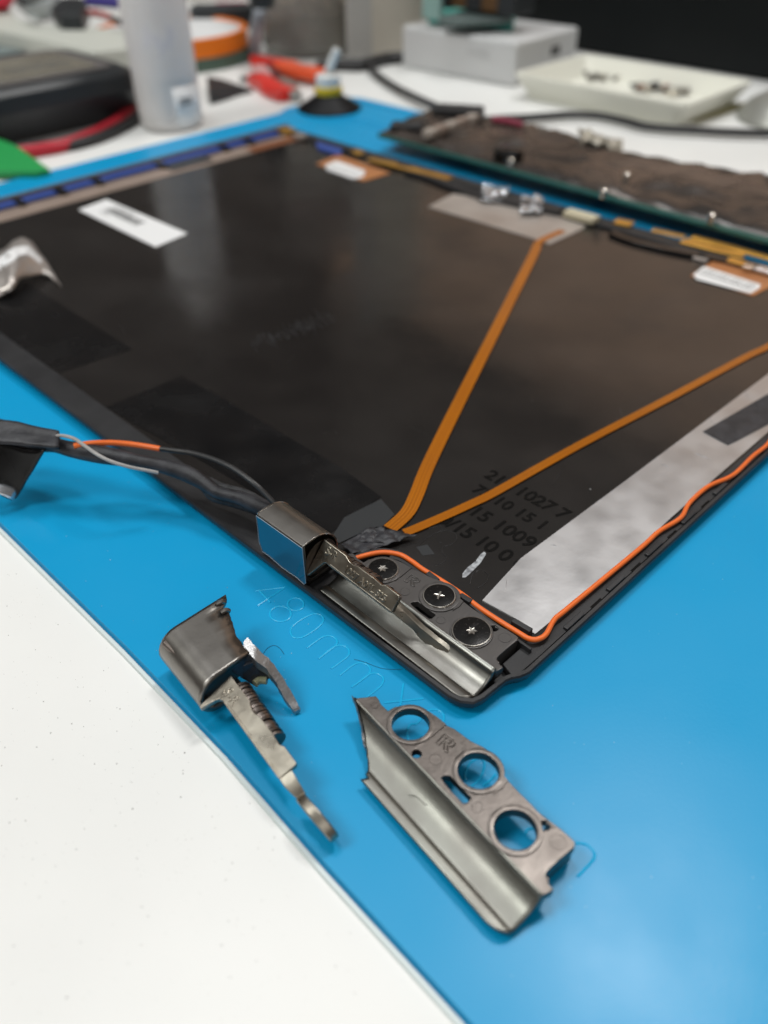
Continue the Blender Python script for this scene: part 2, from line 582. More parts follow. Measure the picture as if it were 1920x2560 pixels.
# a few stray hairs on the mat
M['hair'] = mat('dark_hair', (0.02, 0.05, 0.09), 0.5)
h = G().tube([z3(x, y, 0.1) for x, y in [(120, 655), (160, 600), (215, 575), (265, 600), (300, 650)]], 0.035, 5)
tag(h.build('hair', M['hair']), 'thin arched dark hair on the mat beside the letter m', 'hair')
h = G().tube([z3(x, y, 0.1) for x, y in [(880, 690), (970, 715), (1060, 750), (1150, 772), (1280, 774)]], 0.035, 5)
tag(h.build('hair', M['hair']), 'long thin dark hair on the mat running to the lid edge', 'hair')

# ------------------------------------------------------------------ laptop lid
lid = thing('laptop_lid', (112, 160, 0), 'stripped black laptop screen lid lying open side up on the blue mat', 'laptop lid')
XM, YM = 227.0, 323.0
lo = [(-1.7, 6), (-1.7, 3.4), (-1.1, 1.0), (0.4, -0.9), (2.6, -1.6), (8.6, -1.9), (9.8, -2.3), (11.2, -3.2), (13.2, -3.9),
      (XM - 4, -3.95), (XM - 1.2, -3), (XM, 0), (XM, YM - 4), (XM - 1.2, YM - 1.2), (XM - 4, YM), (1, YM), (-1.2, YM - 1.2), (-1.7, YM - 4), (-1.7, 160), (-1.7, 60)]
lo = [Vector(p) for p in lo]


def ringz(ins, z):
    return [(a.x, a.y, z) for a in offset(lo, ins)]


G().loft([ringz(2.6, 0.02), ringz(1.2, 0.5), ringz(0.35, 1.3), ringz(0, 2.2), ringz(0, 3.0), ringz(0.25, 3.4), ringz(1.0, 3.4), ringz(1.15, 1.5)]).build('shell', M['shell'], lid, smooth=30)
# inner film floor, cut out round the hinge corner
gw = [zt(x, y, 5) for x, y in [(555, 388), (640, 365), (690, 356), (760, 364), (820, 388), (885, 436), (980, 495), (1060, 545), (1120, 590), (1190, 640), (1290, 705), (1345, 742), (1430, 800)]]
fl = [(0.0, 45.5), (10, 45.5)] + [(p.x, p.y) for p in gw] + [(19.5, -1.4), (XM - 3, -1.4), (XM - 3, YM - 4), (0.0, YM - 4)]
G().prism(fl, 1.52, 3.0).build('film', M['film'], lid)
G().prism([(-0.55, 60), (6.5, 60), (6.5, YM - 6), (-0.55, YM - 6)], 3.0, 3.12).build('front_strip', M['matte'], lid)
g = G().prism([(20, -2.7), (225, -2.7), (225, 0.2), (20, 0.2)], 1.5, 3.3)
g.build('side_rail', M['matte'], lid, bevel=0.15)

# tapes and patches on the film
def patch(name, pts, z0, z1, material, inset=0.0, parent=lid, **k):
    return G().prism([(p.x, p.y) for p in pts], z0, z1, inset).build(name, material, parent, smooth=0, **k)


patch('black_tape', [z5(x, y, 3.1) for x, y in [(460, 202), (785, 68), (960, 165), (1480, 470), (1645, 590), (1430, 745), (1300, 690), (1180, 620), (880, 440), (560, 265)]], 3.02, 3.14, M['tape'], label='wide glossy black tape')
patch('black_tape', [Q(x, y, 3.1) for x, y in [(-60, 770), (55, 700), (330, 872), (150, 930), (-60, 810)]], 3.02, 3.10, M['tape'])
patch('black_tape', [zt(x, y, 3.1) for x, y in [(500, 195), (690, 100), (760, 180), (700, 240), (640, 250), (470, 330), (440, 290)]], 3.15, 3.22, M['clear'], label='greyish clear tape')
for tab in ([(880, 345), (930, 300), (1000, 264), (1060, 268), (1082, 300), (1060, 330), (1012, 348), (1008, 380), (1030, 400), (1015, 425), (970, 442)], [(1150, 540), (1170, 480), (1215, 468), (1245, 495), (1235, 530), (1190, 560)],
            [(940, 250), (990, 235), (1010, 262)]):
    G().tube([zt(x, y, 3.02) for x, y in tab], 0.09, 6).build('adhesive_mark', M['smear'], lid)
patch('adhesive_mark', [zt(x, y, 3.0) for x, y in [(872, 348), (930, 335), (968, 385), (905, 392)]], 3.02, 3.05, M['clear'])
# chalky scratch
patch('scratch_mark', [zt(x, y, 3.1) for x, y in [(1112, 485), (1135, 455), (1180, 420), (1205, 385), (1225, 370), (1235, 382), (1205, 430), (1160, 475), (1130, 503), (1112, 505)]], 3.02, 3.06, M['scratch'])
ra = random.Random(11)
g = G()
for k in range(150):                                     # rubbed smear made of short dull streaks
    t = ra.random()
    p = za(1090 + 360 * t, 790 - 112 * t + ra.gauss(0, 13), 3.03)
    d = Vector((0.35 + ra.gauss(0, .12), 0.9, 0)).normalized() * ra.uniform(0.5, 2.4)
    g.ribbon([p - d, p + d], ra.uniform(0.08, 0.35), 0.01, smooth=False)
for k in range(160):                                     # fine scratches and dust over the film
    p = Vector((ra.uniform(8, 190), ra.uniform(22, 290), 3.03))
    d = Vector((ra.gauss(0, 1), ra.gauss(0, 1), 0)).normalized() * (ra.uniform(0.08, 0.3) if k % 4 else ra.uniform(1, 5))
    g.ribbon([p - d, p + d], ra.uniform(0.10, 0.22) if k % 4 else 0.07, 0.01, smooth=False)
g.build('scratch_mark', M['smear'], lid, kind='stuff', smooth=0)
# pale dust flecks on the mat
g = G()
for k in range(150):
    x, y = ra.uniform(-36, 120), ra.uniform(-100, -6)
    if k % 3 == 0:
        x, y = ra.uniform(-35, -4), ra.uniform(-20, 130)
    r = ra.uniform(0.05, 0.15)
    g.prism([(x + r, y), (x, y + r * ra.uniform(.3, 1)), (x - r, y), (x, y - r * .5)], 0.01, 0.06)
M['fleck'] = mat('pale_dust', (0.35, 0.55, 0.65), 0.6)
tag(g.build('dust_flecks', M['fleck'], smooth=0), 'tiny pale dust flecks scattered over the blue mat', kind='stuff')

# date stamps
for s_, X, Y, sz, spc in (('215 1027 7', 55.4, 42.6, 5.6, 0.95), ('75 10 15 1', 48.9, 41.0, 5.0, 1.0), ('15 1009', 41.8, 36.2, 5.6, 1.0), ('0/15 10 0 0', 34.6, 39.2, 5.6, 0.95)):
    words(s_, sz, frame((X, Y, 3.05), (0, -1, 0), (1, 0, 0)), 0.03, 0.11, space=spc).build('date_stamp', M['print'], lid, smooth=0)

# aluminium foil along the right edge
fo = [z6(545, 1255, 3.1), Vector((37.9, 17.15, 3)), Vector((76.5, 16.1, 3)), Vector((151, 14.4, 3)), Vector((224, 12.3, 3)),
      Vector((224, 0.9, 3)), Vector((122, 0.7, 3)), Vector((94, 0.9, 3)), Vector((57, 0.6, 3)), Vector((35, 1.0, 3)), zt(1488, 800, 3.1), zt(1380, 715, 3.1), zt(1215, 625, 3.1)]
patch('foil_tape', fo, 3.03, 3.2, M['foil'])
g = G()
for k in range(9):
    y = 9 + rnd.uniform(-8, 8)
    x = rnd.uniform(27, 150)
    a = rnd.uniform(-0.6, 0.6) + 1.3
    L_ = rnd.uniform(1.5, 6)
    p0 = Vector((x, min(14.5, max(2, y)), 3.2))
    p1 = p0 + Vector((math.cos(a), math.sin(a), 0)) * L_
    p1.y = min(15.2, max(2, p1.y))
    g.tube([p0, (p0 + p1) / 2 + Vector((0.2, 0, 0.07)), p1], lambda t: 0.02 + 0.05 * math.sin(math.pi * t), 6)
g.build('foil_crease', M['foil'], lid, kind='stuff')
patch('black_tape', [z6(x, y, 3.2) for x, y in [(1365, 685), (1478, 745), (1515, 728), (1680, 640), (1760, 560), (1659, 515)]], 3.22, 3.4, M['cloth'])

# flexible flat cables
f1 = [Q(x, y, 3.4) for x, y in [(1407, 577), (1350, 604), (1332, 640), (1240, 823), (1148, 1005), (1072, 1160), (1042, 1235), (1018, 1282), (975, 1322)]]
g = G().ribbon(f1, 3.6, 0.14,
                wfun=lambda t: 3.5 if t > 0.2 else 3.0)
flex_a = g.build('flex_cable', M['kapton'], lid, smooth=30)
f2 = ([Vector((226, 15.5, 3.3)), Vector((198, 18.5, 3.3))] + [z6(x, y, 3.3) for x, y in [(1659, 300), (1550, 352), (1200, 540), (850, 722), (640, 838), (420, 962), (320, 1010), (200, 1065), (60, 1125), (20, 1140)]])
g = G().ribbon(f2, 2.4, 0.14)
flex_b = g.build('flex_cable', M['kapton'], lid, smooth=30)

def flex_edges(pts, w_, parent):
    g = G()
    cp_ = catmull([Vector(p) for p in pts], 6)
    for off in (-0.36, -0.12, 0.12, 0.36):
        line = []
        for i, p in enumerate(cp_):
            t = (cp_[min(i + 1, len(cp_) - 1)] - cp_[max(i - 1, 0)]).normalized()
            line.append(p + t.cross(Vector((0, 0, 1))) * w_ * off + Vector((0, 0, 0.135)))
        g.ribbon(line, 0.16 if abs(off) > 0.3 else 0.3, 0.02, smooth=False)
    g.build('copper_trace', M['trace'], parent, kind='stuff')


flex_edges(f1, 3.4, flex_a)
flex_edges(f2, 2.4, flex_b)


# crinkled cloth tape over the flex cables
def crinkle(name, pts, z0, amp, material, parent, n=26, freq=0.5, lift=0.0, seed=0.0, solid=0.12, zfun=None):
    """four corner sheet with folds"""
    a, b, c, d = [Vector(p) for p in pts]
    g = G()
    vs = []
    for i in range(n + 1):
        for j in range(n + 1):
            u, v = i / n, j / n
            p = (a * (1 - u) + b * u) * (1 - v) + (d * (1 - u) + c * u) * v
            h = noise.noise(Vector((p.x * freq + seed, p.y * freq * 0.5, seed)))
            h2 = noise.noise(Vector((p.x * freq * 2.7, p.y * freq * 2.2 + seed, 5)))
            p = p + Vector((0, 0, amp * (abs(h) * 2 + 0.4 * h2) + (zfun(u, v) if zfun else 0)))
            p.x += 0.25 * h2
            p.y += 0.25 * h
            vs.append(p)
    fs = [(i * (n + 1) + j, (i + 1) * (n + 1) + j, (i + 1) * (n + 1) + j + 1, i * (n + 1) + j + 1) for i in range(n) for j in range(n)]
    g.add(vs, fs)
    return g.build(name, material, parent, smooth=50, solid=solid)


crinkle('cloth_tape', [zt(480, 335, 4), zt(640, 246, 4), zt(880, 288, 4), zt(540, 395, 4)], 4, 0.5, M['cloth'], lid, freq=0.35)
crinkle('cloth_tape', [zt(560, 320, 4.2), zt(610, 262, 4.2), zt(700, 245, 4.2), zt(740, 330, 4.2)], 4.2, 0.35, M['cloth'], lid, freq=0.6, seed=3)

# antenna wire and its guide walls
wp = [zt(x, y, 4.6) for x, y in [(560, 405), (640, 383), (710, 375), (790, 388), (850, 422), (905, 462), (1000, 520), (1080, 572), (1130, 608), (1200, 662), (1290, 722), (1400, 790), (1455, 822), (1500, 826), (1545, 800), (1590, 722), (1655, 668)]]
wq = [z6(x, y, 4.3) for x, y in [(1080, 1212), (1165, 1135), (1265, 1072), (1305, 1005), (1390, 930), (1500, 880), (1590, 795), (1659, 738)]]
wr = [Vector((x, -1.2 + 0.8 * math.sin(x * 0.31), 4.2)) for x in range(126, 222, 6)]
G().tube(wp + wq + wr, 0.55, 12).build('antenna_wire', M['orange'], lid)


def wall(pts, w_, h_, name='wire_guide', z=1.6, parent=lid):
    pts = [Vector((p.x, p.y, z)) for p in pts]
    return G().ribbon(pts, w_, h_ - z).build(name, M['matte'], parent, bevel=0.12, smooth=40)


wall([zt(x, y, 5) for x, y in [(555, 388), (640, 365), (690, 356), (760, 364), (820, 388), (885, 436), (980, 495), (1060, 545), (1120, 590), (1190, 640), (1290, 705), (1345, 742)]], 0.55, 5.0)
wall([zt(x, y, 5) for x, y in [(735, 395), (790, 412), (850, 450), (900, 485), (985, 528)]], 0.8, 5.0)
wall([zt(x, y, 5) for x, y in [(1100, 606), (1160, 640), (1230, 700), (1330, 770), (1470, 868)]], 0.6, 4.6)
for (x0, y0, x1, y1) in ((930, 478, 985, 520), (1100, 592, 1158, 628), (1372, 722, 1470, 780)):
    a, b = zt(x0, y0, 5.2), zt(x1, y1, 5.2)
    G().ribbon([Vector((a.x, a.y, 2)), Vector((b.x, b.y, 2))], 1.25, 3.3, smooth=False).build('wire_clip', M['matte'], lid, bevel=0.2)
for i in range(13):
    x = 30 + i * 15.2
    G().box((x, -2.25, 3.45), (6.0, 1.1, 0.9)).build('wire_clip', M['shell'], lid, bevel=0.2)
for i in range(12):
    x = 37.6 + i * 15.2
    G().box((x, -2.6, 3.32), (3.6, 0.7, 0.1)).build('clip_slot', M['print'], lid)
# rim step next to the hinge corner
G().prism([(10.2, -2.6), (20, -2.8), (21, -1.2), (19.3, 1.2), (11.4, 1.2)], 1.6, 3.35).build('corner_step', M['matte'], lid, bevel=0.2)

# ------------------------------------------------------------------ screw plate: the same stamping lies loose on the mat and sits in the lid
def ptsz(tab, z, fn=zp):
    return [tuple(fn(x, y, z)[:2]) for x, y in tab]


ZF = 5.2
P1, P2 = zp(110, 110, ZF), zp(1225, 1277, ZF)
lipA, lipB = zp(160, 610, 2.2), zp(930, 1470, 2.2)
AX = (P1 - P2).normalized()               # along the plate, from the rounded end
BX = Vector((-AX.y, AX.x, 0))             # across, from the ridge to the outer lip
if (lipA - P1).dot(BX) < 0:
    BX = -BX
ALEN = (P1 - P2).length
WID = ((lipA - P2).dot(BX) + (lipB - P2).dot(BX)) / 2
flange = [(112, 108), (170, 102), (235, 94), (252, 112), (268, 145), (308, 182), (345, 160), (395, 150), (440, 148), (500, 158), (555, 190), (600, 225), (655, 268), (700, 288), (800, 362),
          (870, 395), (930, 436), (970, 480), (992, 530), (998, 570), (1025, 600), (1080, 660), (1150, 728), (1200, 782), (1260, 828), (1330, 880), (1400, 942), (1418, 965), (1412, 992),
          (1330, 1060), (1255, 1130), (1242, 1150), (1246, 1180), (1268, 1215), (1288, 1240), (1270, 1255), (1225, 1277)]
ridge = [P2 + AX * t for t in (0.0, ALEN * 0.25, ALEN * 0.5, ALEN * 0.75, ALEN)]
fl_out = ptsz(flange, ZF) + [tuple(r[:2]) for r in ridge[1:-1]]
hc = [zp(441, 265, ZF), zp(843, 540, ZF), zp(1062, 890, ZF)]
hr = [(zp(330, 265, ZF) - zp(553, 265, ZF)).length / 2, (zp(720, 540, ZF) - zp(965, 545, ZF)).length / 2, (zp(935, 890, ZF) - zp(1190, 890, ZF)).length / 2]
holes = [circle(c, r, 40) for c, r in zip(hc, hr)]
slot = ptsz([(622, 578), (640, 566), (678, 566), (700, 590), (745, 640), (800, 694), (798, 704), (772, 728), (752, 730), (690, 665), (640, 605)], ZF)
pin1 = circle(zp(478, 436, ZF), 0.85, 16)
pin2 = circle(zp(1238, 862, ZF), 0.85, 16)


def trough(xf, mt_, parent, start, name='trough', end_pad=0.0):
    """curled half channel; start(u) gives how far along it reaches"""
    prof = [(-0.035, 0.0), (0.0, -0.03), (0.025, -0.22), (0.045, -0.6), (0.075, -0.92), (0.13, -1.35), (0.20, -1.84), (0.28, -2.3), (0.37, -2.66), (0.48, -2.97), (0.60, -3.22), (0.68, -3.38), (0.72, -3.40), (0.755, -3.25), (0.79, -3.02), (0.85, -2.93), (0.92, -2.93), (1.0, -3.0)]
    pr = []
    for (u0, d0), (u1, d1) in zip(prof[:-1], prof[1:]):
        pr += [(u0, d0), ((u0 + u1) / 2, (d0 + d1) / 2)]
    pr.append(prof[-1])
    rows = []
    NA = 60
    for k in range(NA + 1):
        row = []
        for u, d in pr:
            e = 0.0
            if u > 0.68:                                   # rounded outer corner
                q = (u - 0.68) / 0.32
                e = 3.4 * (1 - math.sqrt(max(0, 1 - q * q)))
            else:
                e = 0.0
            e += -0.0
            t0 = start(u)
            a = e + (t0 - e) * (k / NA)
            p = P2 + AX * a + BX * (u * WID)
            row.append(Vector((p.x, p.y, ZF + d + 0.02)))
        rows.append(row)
    g = G().loft(rows, closed=False)
    return g.build(name, mt_, parent, smooth=60, solid=0.75, xf=xf)


def screw_plate(parent, xf, plate_m, trough_m, broken):
    g = cut_sheet([fl_out] + holes + [slot, pin1, pin2], ZF - 1.7, ZF, 0.14)
    g.build('flange', plate_m, parent, smooth=40, xf=xf, wn=True)
    # outer skirt wall below the flange edge
    sk = ptsz(flange[24:34], ZF - 0.2)
    g = G().ribbon([Vector((p[0] + (hc[2].x - p[0]) * 0.06, p[1] + (hc[2].y - p[1]) * 0.06, ZF - 4.3)) for p in sk], 0.8, 4.0, smooth=False)
    g.build('skirt', plate_m, parent, bevel=0.2, xf=xf)
    # raised ring bosses round the holes, with arms that reach the outer edge
    for i in range(3):
        ro = hr[i] * (1.27, 1.27, 1.29)[i]
        arm = [ptsz([(500, 158), (555, 190), (655, 268), (640, 300), (560, 370)], ZF), ptsz([(860, 395), (930, 436), (985, 520), (998, 570), (1020, 600), (960, 660), (900, 690), (700, 700), (740, 640)], ZF), None][i]
        o1 = circle(hc[i], ro, 44)
        g = cut_sheet([o1, circle(hc[i], hr[i] + 0.02, 40)], ZF - 0.1, ZF + 0.28, 0.1)
        g.build('ring_boss', plate_m, parent, smooth=40, xf=xf, wn=True)
    # raised arm pads
    for tab in ([(520, 172), (600, 222), (655, 268), (575, 335), (520, 372), (555, 300), (560, 240)], [(975, 560), (998, 572), (1022, 600), (985, 648), (930, 678), (968, 610)]):
        G().prism(ptsz(tab, ZF), ZF - 0.1, ZF + 0.25, 0.08).build('arm_pad', plate_m, parent, smooth=30, xf=xf)
    # ejector marks: shallow discs
    for (x, y, r) in ((228, 150, 0.72), (590, 470, 1.12), (838, 752, 1.0), (1315, 960, 1.32)):
        c = zp(x, y, ZF)
        g = G().lathe([(r, -0.02), (r, 0.07), (r - 0.08, 0.07), (r - 0.12, 0.02), (0.02, 0.02)], (c.x, c.y, ZF), seg=28)
        g.build('ejector_mark', plate_m, parent, smooth=30, xf=xf)
    # the letter R, reading along the plate
    o = zp(600, 366, ZF)
    ex = (zp(640, 425, ZF) - zp(596, 372, ZF)).normalized()
    ex = -AX
    ey = (zp(650, 318, ZF) - zp(596, 372, ZF))
    g = G()
    base = zp(592, 372, ZF)
    ex = (zp(660, 430, ZF) - base).normalized()
    ey = (zp(648, 317, ZF) - base).normalized()

    def LP(a, b):
        p = base + ex * a + ey * b
        return Vector((p.x, p.y, ZF + 0.04))
    # outline letter drawn as a thin raised contour
    W_, H_ = (zp(660, 430, ZF) - base).length, (zp(648, 317, ZF) - base).length
    outer = [(0, 0), (0, H_), (W_ * 0.62, H_), (W_ * 0.95, H_ * 0.9), (W_, H_ * 0.7), (W_ * 0.9, H_ * 0.5), (W_ * 0.66, H_ * 0.42), (W_, 0), (W_ * 0.72, 0), (W_ * 0.4, H_ * 0.40), (W_ * 0.26, H_ * 0.40), (W_ * 0.26, 0), (0, 0)]
    inner = [(W_ * 0.26, H_ * 0.58), (W_ * 0.26, H_ * 0.84), (W_ * 0.6, H_ * 0.84), (W_ * 0.74, H_ * 0.72), (W_ * 0.6, H_ * 0.58), (W_ * 0.26, H_ * 0.58)]
    for path in (outer, inner):
        for a, b in zip(path[:-1], path[1:]):
            g.tube([LP(*a), LP(*b)], 0.15, 8, smooth=False)
    g.build('letter_r', plate_m, parent, xf=xf)
    if broken:
        pts_u = [(0.0, 1.0), (0.15, 0.93), (0.3, 0.875), (0.45, 0.83), (0.6, 0.785), (0.72, 0.75), (0.8, 0.742), (0.86, 0.72), (1.0, 0.733)]

        def start(u):
            u = max(0, min(1, u))
            for (a, va), (b, vb) in zip(pts_u[:-1], pts_u[1:]):
                if u <= b:
                    t = va + (vb - va) * (u - a) / (b - a)
                    return ALEN * t + 0.35 * noise.noise(Vector((u * 23, 1.3, 0)))
            return ALEN * pts_u[-1][1]
    else:
        def start(u):
            return 42.6
    tr = trough(xf, trough_m, parent, start)
    if broken:
        # rough broken edge along the torn end
        g = G()
        prev = None
        rows = []
        for k in range(22):
            u = k / 21 * 0.45
            a = start(u)
            d = -3.4 * (1 - (1 - min(1, u / 0.6)) ** 1.6) + 0.1
            p = P2 + AX * (a + 0.1) + BX * (u * WID)
            j = 0.25 * noise.noise(Vector((k * 1.7, 3, 1)))
            rows.append([Vector((p.x + j, p.y + 0.5 + j, ZF + d + 0.25)), Vector((p.x - 0.2, p.y - 0.35 + j, ZF + d + 0.28 + j)), Vector((p.x - 0.3, p.y - 0.3 - j, ZF + d - 0.8)), Vector((p.x + j, p.y + 0.4, ZF + d - 0.9))])
        g.loft(rows)
        g.build('broken_edge', M['fracture'], parent, smooth=20)
    return tr


plate_thing = thing('hinge_plate', (-15, -10, 0), 'loose grey metal hinge plate with three screw holes and a broken corner', 'hinge plate')
screw_plate(plate_thing, None, M['plate'], M['trough'], True)
g = G().tube([zp(x, y, ZF - 2.4) for x, y in [(425, 680), (470, 688), (500, 712), (530, 738), (560, 732), (615, 742)]], 0.05, 5)
g.build('scratch_mark', M['print'], plate_thing)

# place the same stamping into the lid: rotate, scale and shift its three holes onto the three screws
sc_c = [z2(322, 268, 6.1), z2(790, 490, 6.1), z2(1060, 785, 6.1)]
ZL = 5.5
va = hc[2] - hc[0]
vb = sc_c[2] - sc_c[0]
ang = math.atan2(vb.y, vb.x) - math.atan2(va.y, va.x)
scl = vb.xy.length / va.xy.length
ca = (hc[0] + hc[1] + hc[2]) / 3
cb = (sc_c[0] + sc_c[1] + sc_c[2]) / 3
LX = Matrix.Translation((cb.x, cb.y, ZL)) @ Matrix.Rotation(ang, 4, 'Z') @ Matrix.Scale(scl, 4) @ Matrix.Translation((-ca.x, -ca.y, -ZF))
hp = G()
hpo = bpy.data.objects.new('hinge_plate', None)
col.objects.link(hpo)
hpo.parent = lid
hpo['_o'] = [112, 160, 0]
screw_plate(hpo, LX, M['shadedplate'], M['shadedtrough'], False)
# black well under the plate
G().prism([(0.6, 1.5), (10, 0.6), (20, 2), (22.5, 18), (25, 30), (24.3, 39), (21, 45.4), (0.2, 45.4)], 1.5, 1.75).build('hinge_well', M['matte'], lid)

# screws
for i in range(3):
    c = LX @ hc[i]
    c = Vector((sc_c[i].x, sc_c[i].y, ZL + 0.1)) if True else c
    r = (3.4, 3.45, 3.98)[i]
    g = G().lathe([(r - 0.5, -0.8), (r, -0.75), (r, 0.25), (r - 0.14, 0.42), (r - 0.35, 0.44)], c, seg=48)
    s_ = g.build('screw', M['steel'], lid, smooth=40)
    rot = rnd.uniform(0, 1)
    star = []
    for k in range(12):
        rr = 1.0 if k % 2 == 0 else 0.58
        if i == 1:
            star += [(c.x + 1.15 * math.cos(rot + (k + d_) * math.pi / 6) * (1 if k % 3 == 0 else 0.5), c.y + 1.15 * math.sin(rot + (k + d_) * math.pi / 6) * (1 if k % 3 == 0 else 0.5)) for d_ in (0.18, 0.82)]
        else:
            star += [(c.x + rr * 1.1 * math.cos(rot + k * math.pi / 6), c.y + rr * 1.1 * math.sin(rot + k * math.pi / 6))]
    g = cut_sheet([circle((c.x, c.y), r - 0.3, 48), star], c.z + 0.30, c.z + 0.50, 0.02)
    g.build('screw_face', M['screw'], s_, smooth=30)
    g = G()
    n = len(star)
    g.add([(a, b, c.z + 0.5) for a, b in star] + [(c.x + (a - c.x) * 0.35, c.y + (b - c.y) * 0.35, c.z + 0.46) for a, b in star] + [(c.x, c.y, c.z + 0.45)],
          [(k, (k + 1) % n, n + (k + 1) % n, n + k) for k in range(n)] + [(n + k, n + (k + 1) % n, 2 * n) for k in range(n)])
    g.build('screw_recess', M['steel'], s_, smooth=0)


# ------------------------------------------------------------------ hinge parts
def bracket(parent, A, T, E1, E2, letters, xf=None, th=1.1):
    """stamped arm: A upper corner, T wing tip, E1/E2 far end corners (upper, lower)"""
    A, T, E1, E2 = map(Vector, (A, T, E1, E2))
    u = (E1 - A).normalized()
    vv = (E2 - E1)
    v = (vv - u * vv.dot(u)).normalized()
    w_ = (E2 - E1).length
    nrm = u.cross(v).normalized()
    if nrm.z < 0:
        nrm = -nrm
    L_ = (E1 - A).length

    def B(a, b, c=0.0):
        return A + u * a + v * b + nrm * c
    tv = (T - A).dot(v)
    tu = (T - A).dot(u)
    # upper edge carries two steps as on the real stamping
    out = [(0, 0), (L_ * 0.30, 0.0), (L_ * 0.36, 0.55), (L_ * 0.42, 0.65), (L_ * 0.47, 0.28), (L_ * 0.66, 0.25), (L_ * 0.78, 0.45), (L_ * 0.82, 0.0), (L_ - 0.3, 0.05), (L_, 0.35), (L_, w_ - 0.25), (L_ - 0.3, w_), (4.2, w_),
           (3.2, w_ - 0.1), (2.6, w_ + 0.25), (2.3, w_ + 0.9), (tu + 0.5, tv), (tu - 0.1, tv - 0.15)]
    top = [B(a, b, 0) for a, b in out]
    bot = [B(a, b, -th) for a, b in out]
    g = G().hexa(bot, top)
    br = g.build('bracket', M['nickel'], parent, bevel=0.16, smooth=30, seg=3)
    # shallow pressed channel line along the lower edge
    g = G().tube([B(4.4, w_ - 0.42, 0.0), B(L_ - 0.4, w_ - 0.42, 0.0)], 0.13, 8, smooth=False)
    g.build('pressed_rib', M['nickel'], br)
    for s, a, b, size, nm in letters:
        mm_ = frame(B(a, b, 0.0), u, -v)
        words(s, size, mm_, 0.12, 0.0, 0.09).build(nm, M['nickel'], br, smooth=0)
    return br, B, L_, w_, nrm


def washers(parent, o, axis, L_, r, n=22):
    ax = Vector(axis).normalized()
    for k in range(n):
        t = L_ * (k + 0.5) / n
        rr = r * (1 + 0.04 * math.sin(k * 2.6) + 0.03 * math.sin(k * 5.3))
        h = L_ / n
        tilt = Vector((0.08 * math.sin(k * 3.1), 0, 0.06 * math.cos(k * 1.9)))
        g = G().lathe([(rr * 0.8, -h * 0.5), (rr, -h * 0.42), (rr, h * 0.36), (rr * 0.8, h * 0.46)], Vector(o) + ax * t + Vector((0, 0, 0.10 * math.sin(k * 1.7))), ax + tilt, seg=24)
        g.build('washer', M['washer'], parent, smooth=30)
    G().lathe([(r * 0.72, 0), (r * 0.72, L_)], o, ax, seg=20).build('shaft', M['washer'], parent)


def cap_rings(prof0, prof1, n=6):
    return [[Vector(a).lerp(Vector(b), k / n) for a, b in zip(prof0, prof1)] for k in range(n + 1)]


# hinge standing in the lid
hin = thing('screen_hinge', (4, 50, 3), 'assembled metal hinge with barrel cap and stamped arm, fixed at the lid corner', 'hinge')
XZ = [(-1.0, 3.6), (-1.0, 14.7)]
cx_, cz_, rr_ = 2.6, 8.9, 5.85
arc = [(2.6 + 5.9 * math.sin(math.radians(t)), 8.95 + 5.95 * math.cos(math.radians(t))) for t in range(0, 100, 8)]
prof = [(-1.0, 5.2), (-1.0, 9.5), (-1.0, 14.35), (-0.85, 14.6), (1.0, 14.85)] + arc + [(8.2, 5.6), (7.2, 3.8), (0.0, 3.6)]
r0 = [(x, 59.2, z) for x, z in prof]
r1 = [(x, 44.3, z) for x, z in prof]
ins = []
cxx = sum(x for x, z in prof) / len(prof)
czz = sum(z for x, z in prof) / len(prof)
g = G().loft([r0, r1, [(x + (cxx - x) * 0.11, 44.25, z + (czz - z) * 0.11) for x, z in prof], [(x + (cxx - x) * 0.13, 46.5, z + (czz - z) * 0.13) for x, z in prof]], True, True, True)
barrel = g.build('barrel_cap', M['gun'], hin, bevel=0.12, smooth=25)
# clear film pasted over the front face
M['filmblue'] = mat('glossy_front_film', (0.17, 0.18, 0.20), 0.10, 1.0, noise_s=40, noise_c=(0.25, 0.26, 0.28), bump=0.008, bump_s=400)
g = G()
ff = [(44.15, 14.3), (44.1, 4.4), (44.8, 3.6), (47, 4.0), (52, 3.7), (56.5, 4.3), (58.8, 4.2), (59.6, 6.4), (59.4, 10), (59.3, 14.2)]
g.hexa([(-1.05, y, z) for y, z in ff], [(-1.16, y, z) for y, z in ff])
g.build('front_film', M['filmblue'], hin, smooth=0)
g = G().tube([(-1.2, y, z) for y, z in ff[:1] + ff[1:] + ff[:1]], 0.07, 5, smooth=False)
M['filmedge'] = mat('pale_film_edge', (0.32, 0.38, 0.44), 0.3)
g.build('film_edge', M['filmedge'], hin)
g = G()
pts = [Vector((x, 44.2, z)) for x, z in prof[3:15]]
g.tube([p + Vector((0.04 * noise.noise(p * 3), 0, 0.04 * noise.noise(p * 2.2))) for p in pts], lambda t: 0.10 + 0.07 * abs(noise.noise(Vector((t * 19, 0, 0)))), 6)
pts = [Vector((x, 59.25, z)) for x, z in prof[3:14]]
g.tube(pts, 0.12, 6)
g.build('worn_rim', M['steel'], hin)
br, B, L_, w_, nr = bracket(hin, (4.5, 43.9, 13.3), (-1.5, 44.2, 7.2), (3.8, 21.2, 13.1), (1.3, 21.4, 10.0),
                            [('S-R', 1.7, 2.35, 2.5, 'lettering'), ('1027 A01L S25', 8.0, 3.0, 2.0, 'lettering')])
washers(hin, (4.8, 43.4, 9.9), (0.0, -1, 0), 14.5, 2.0, 21)
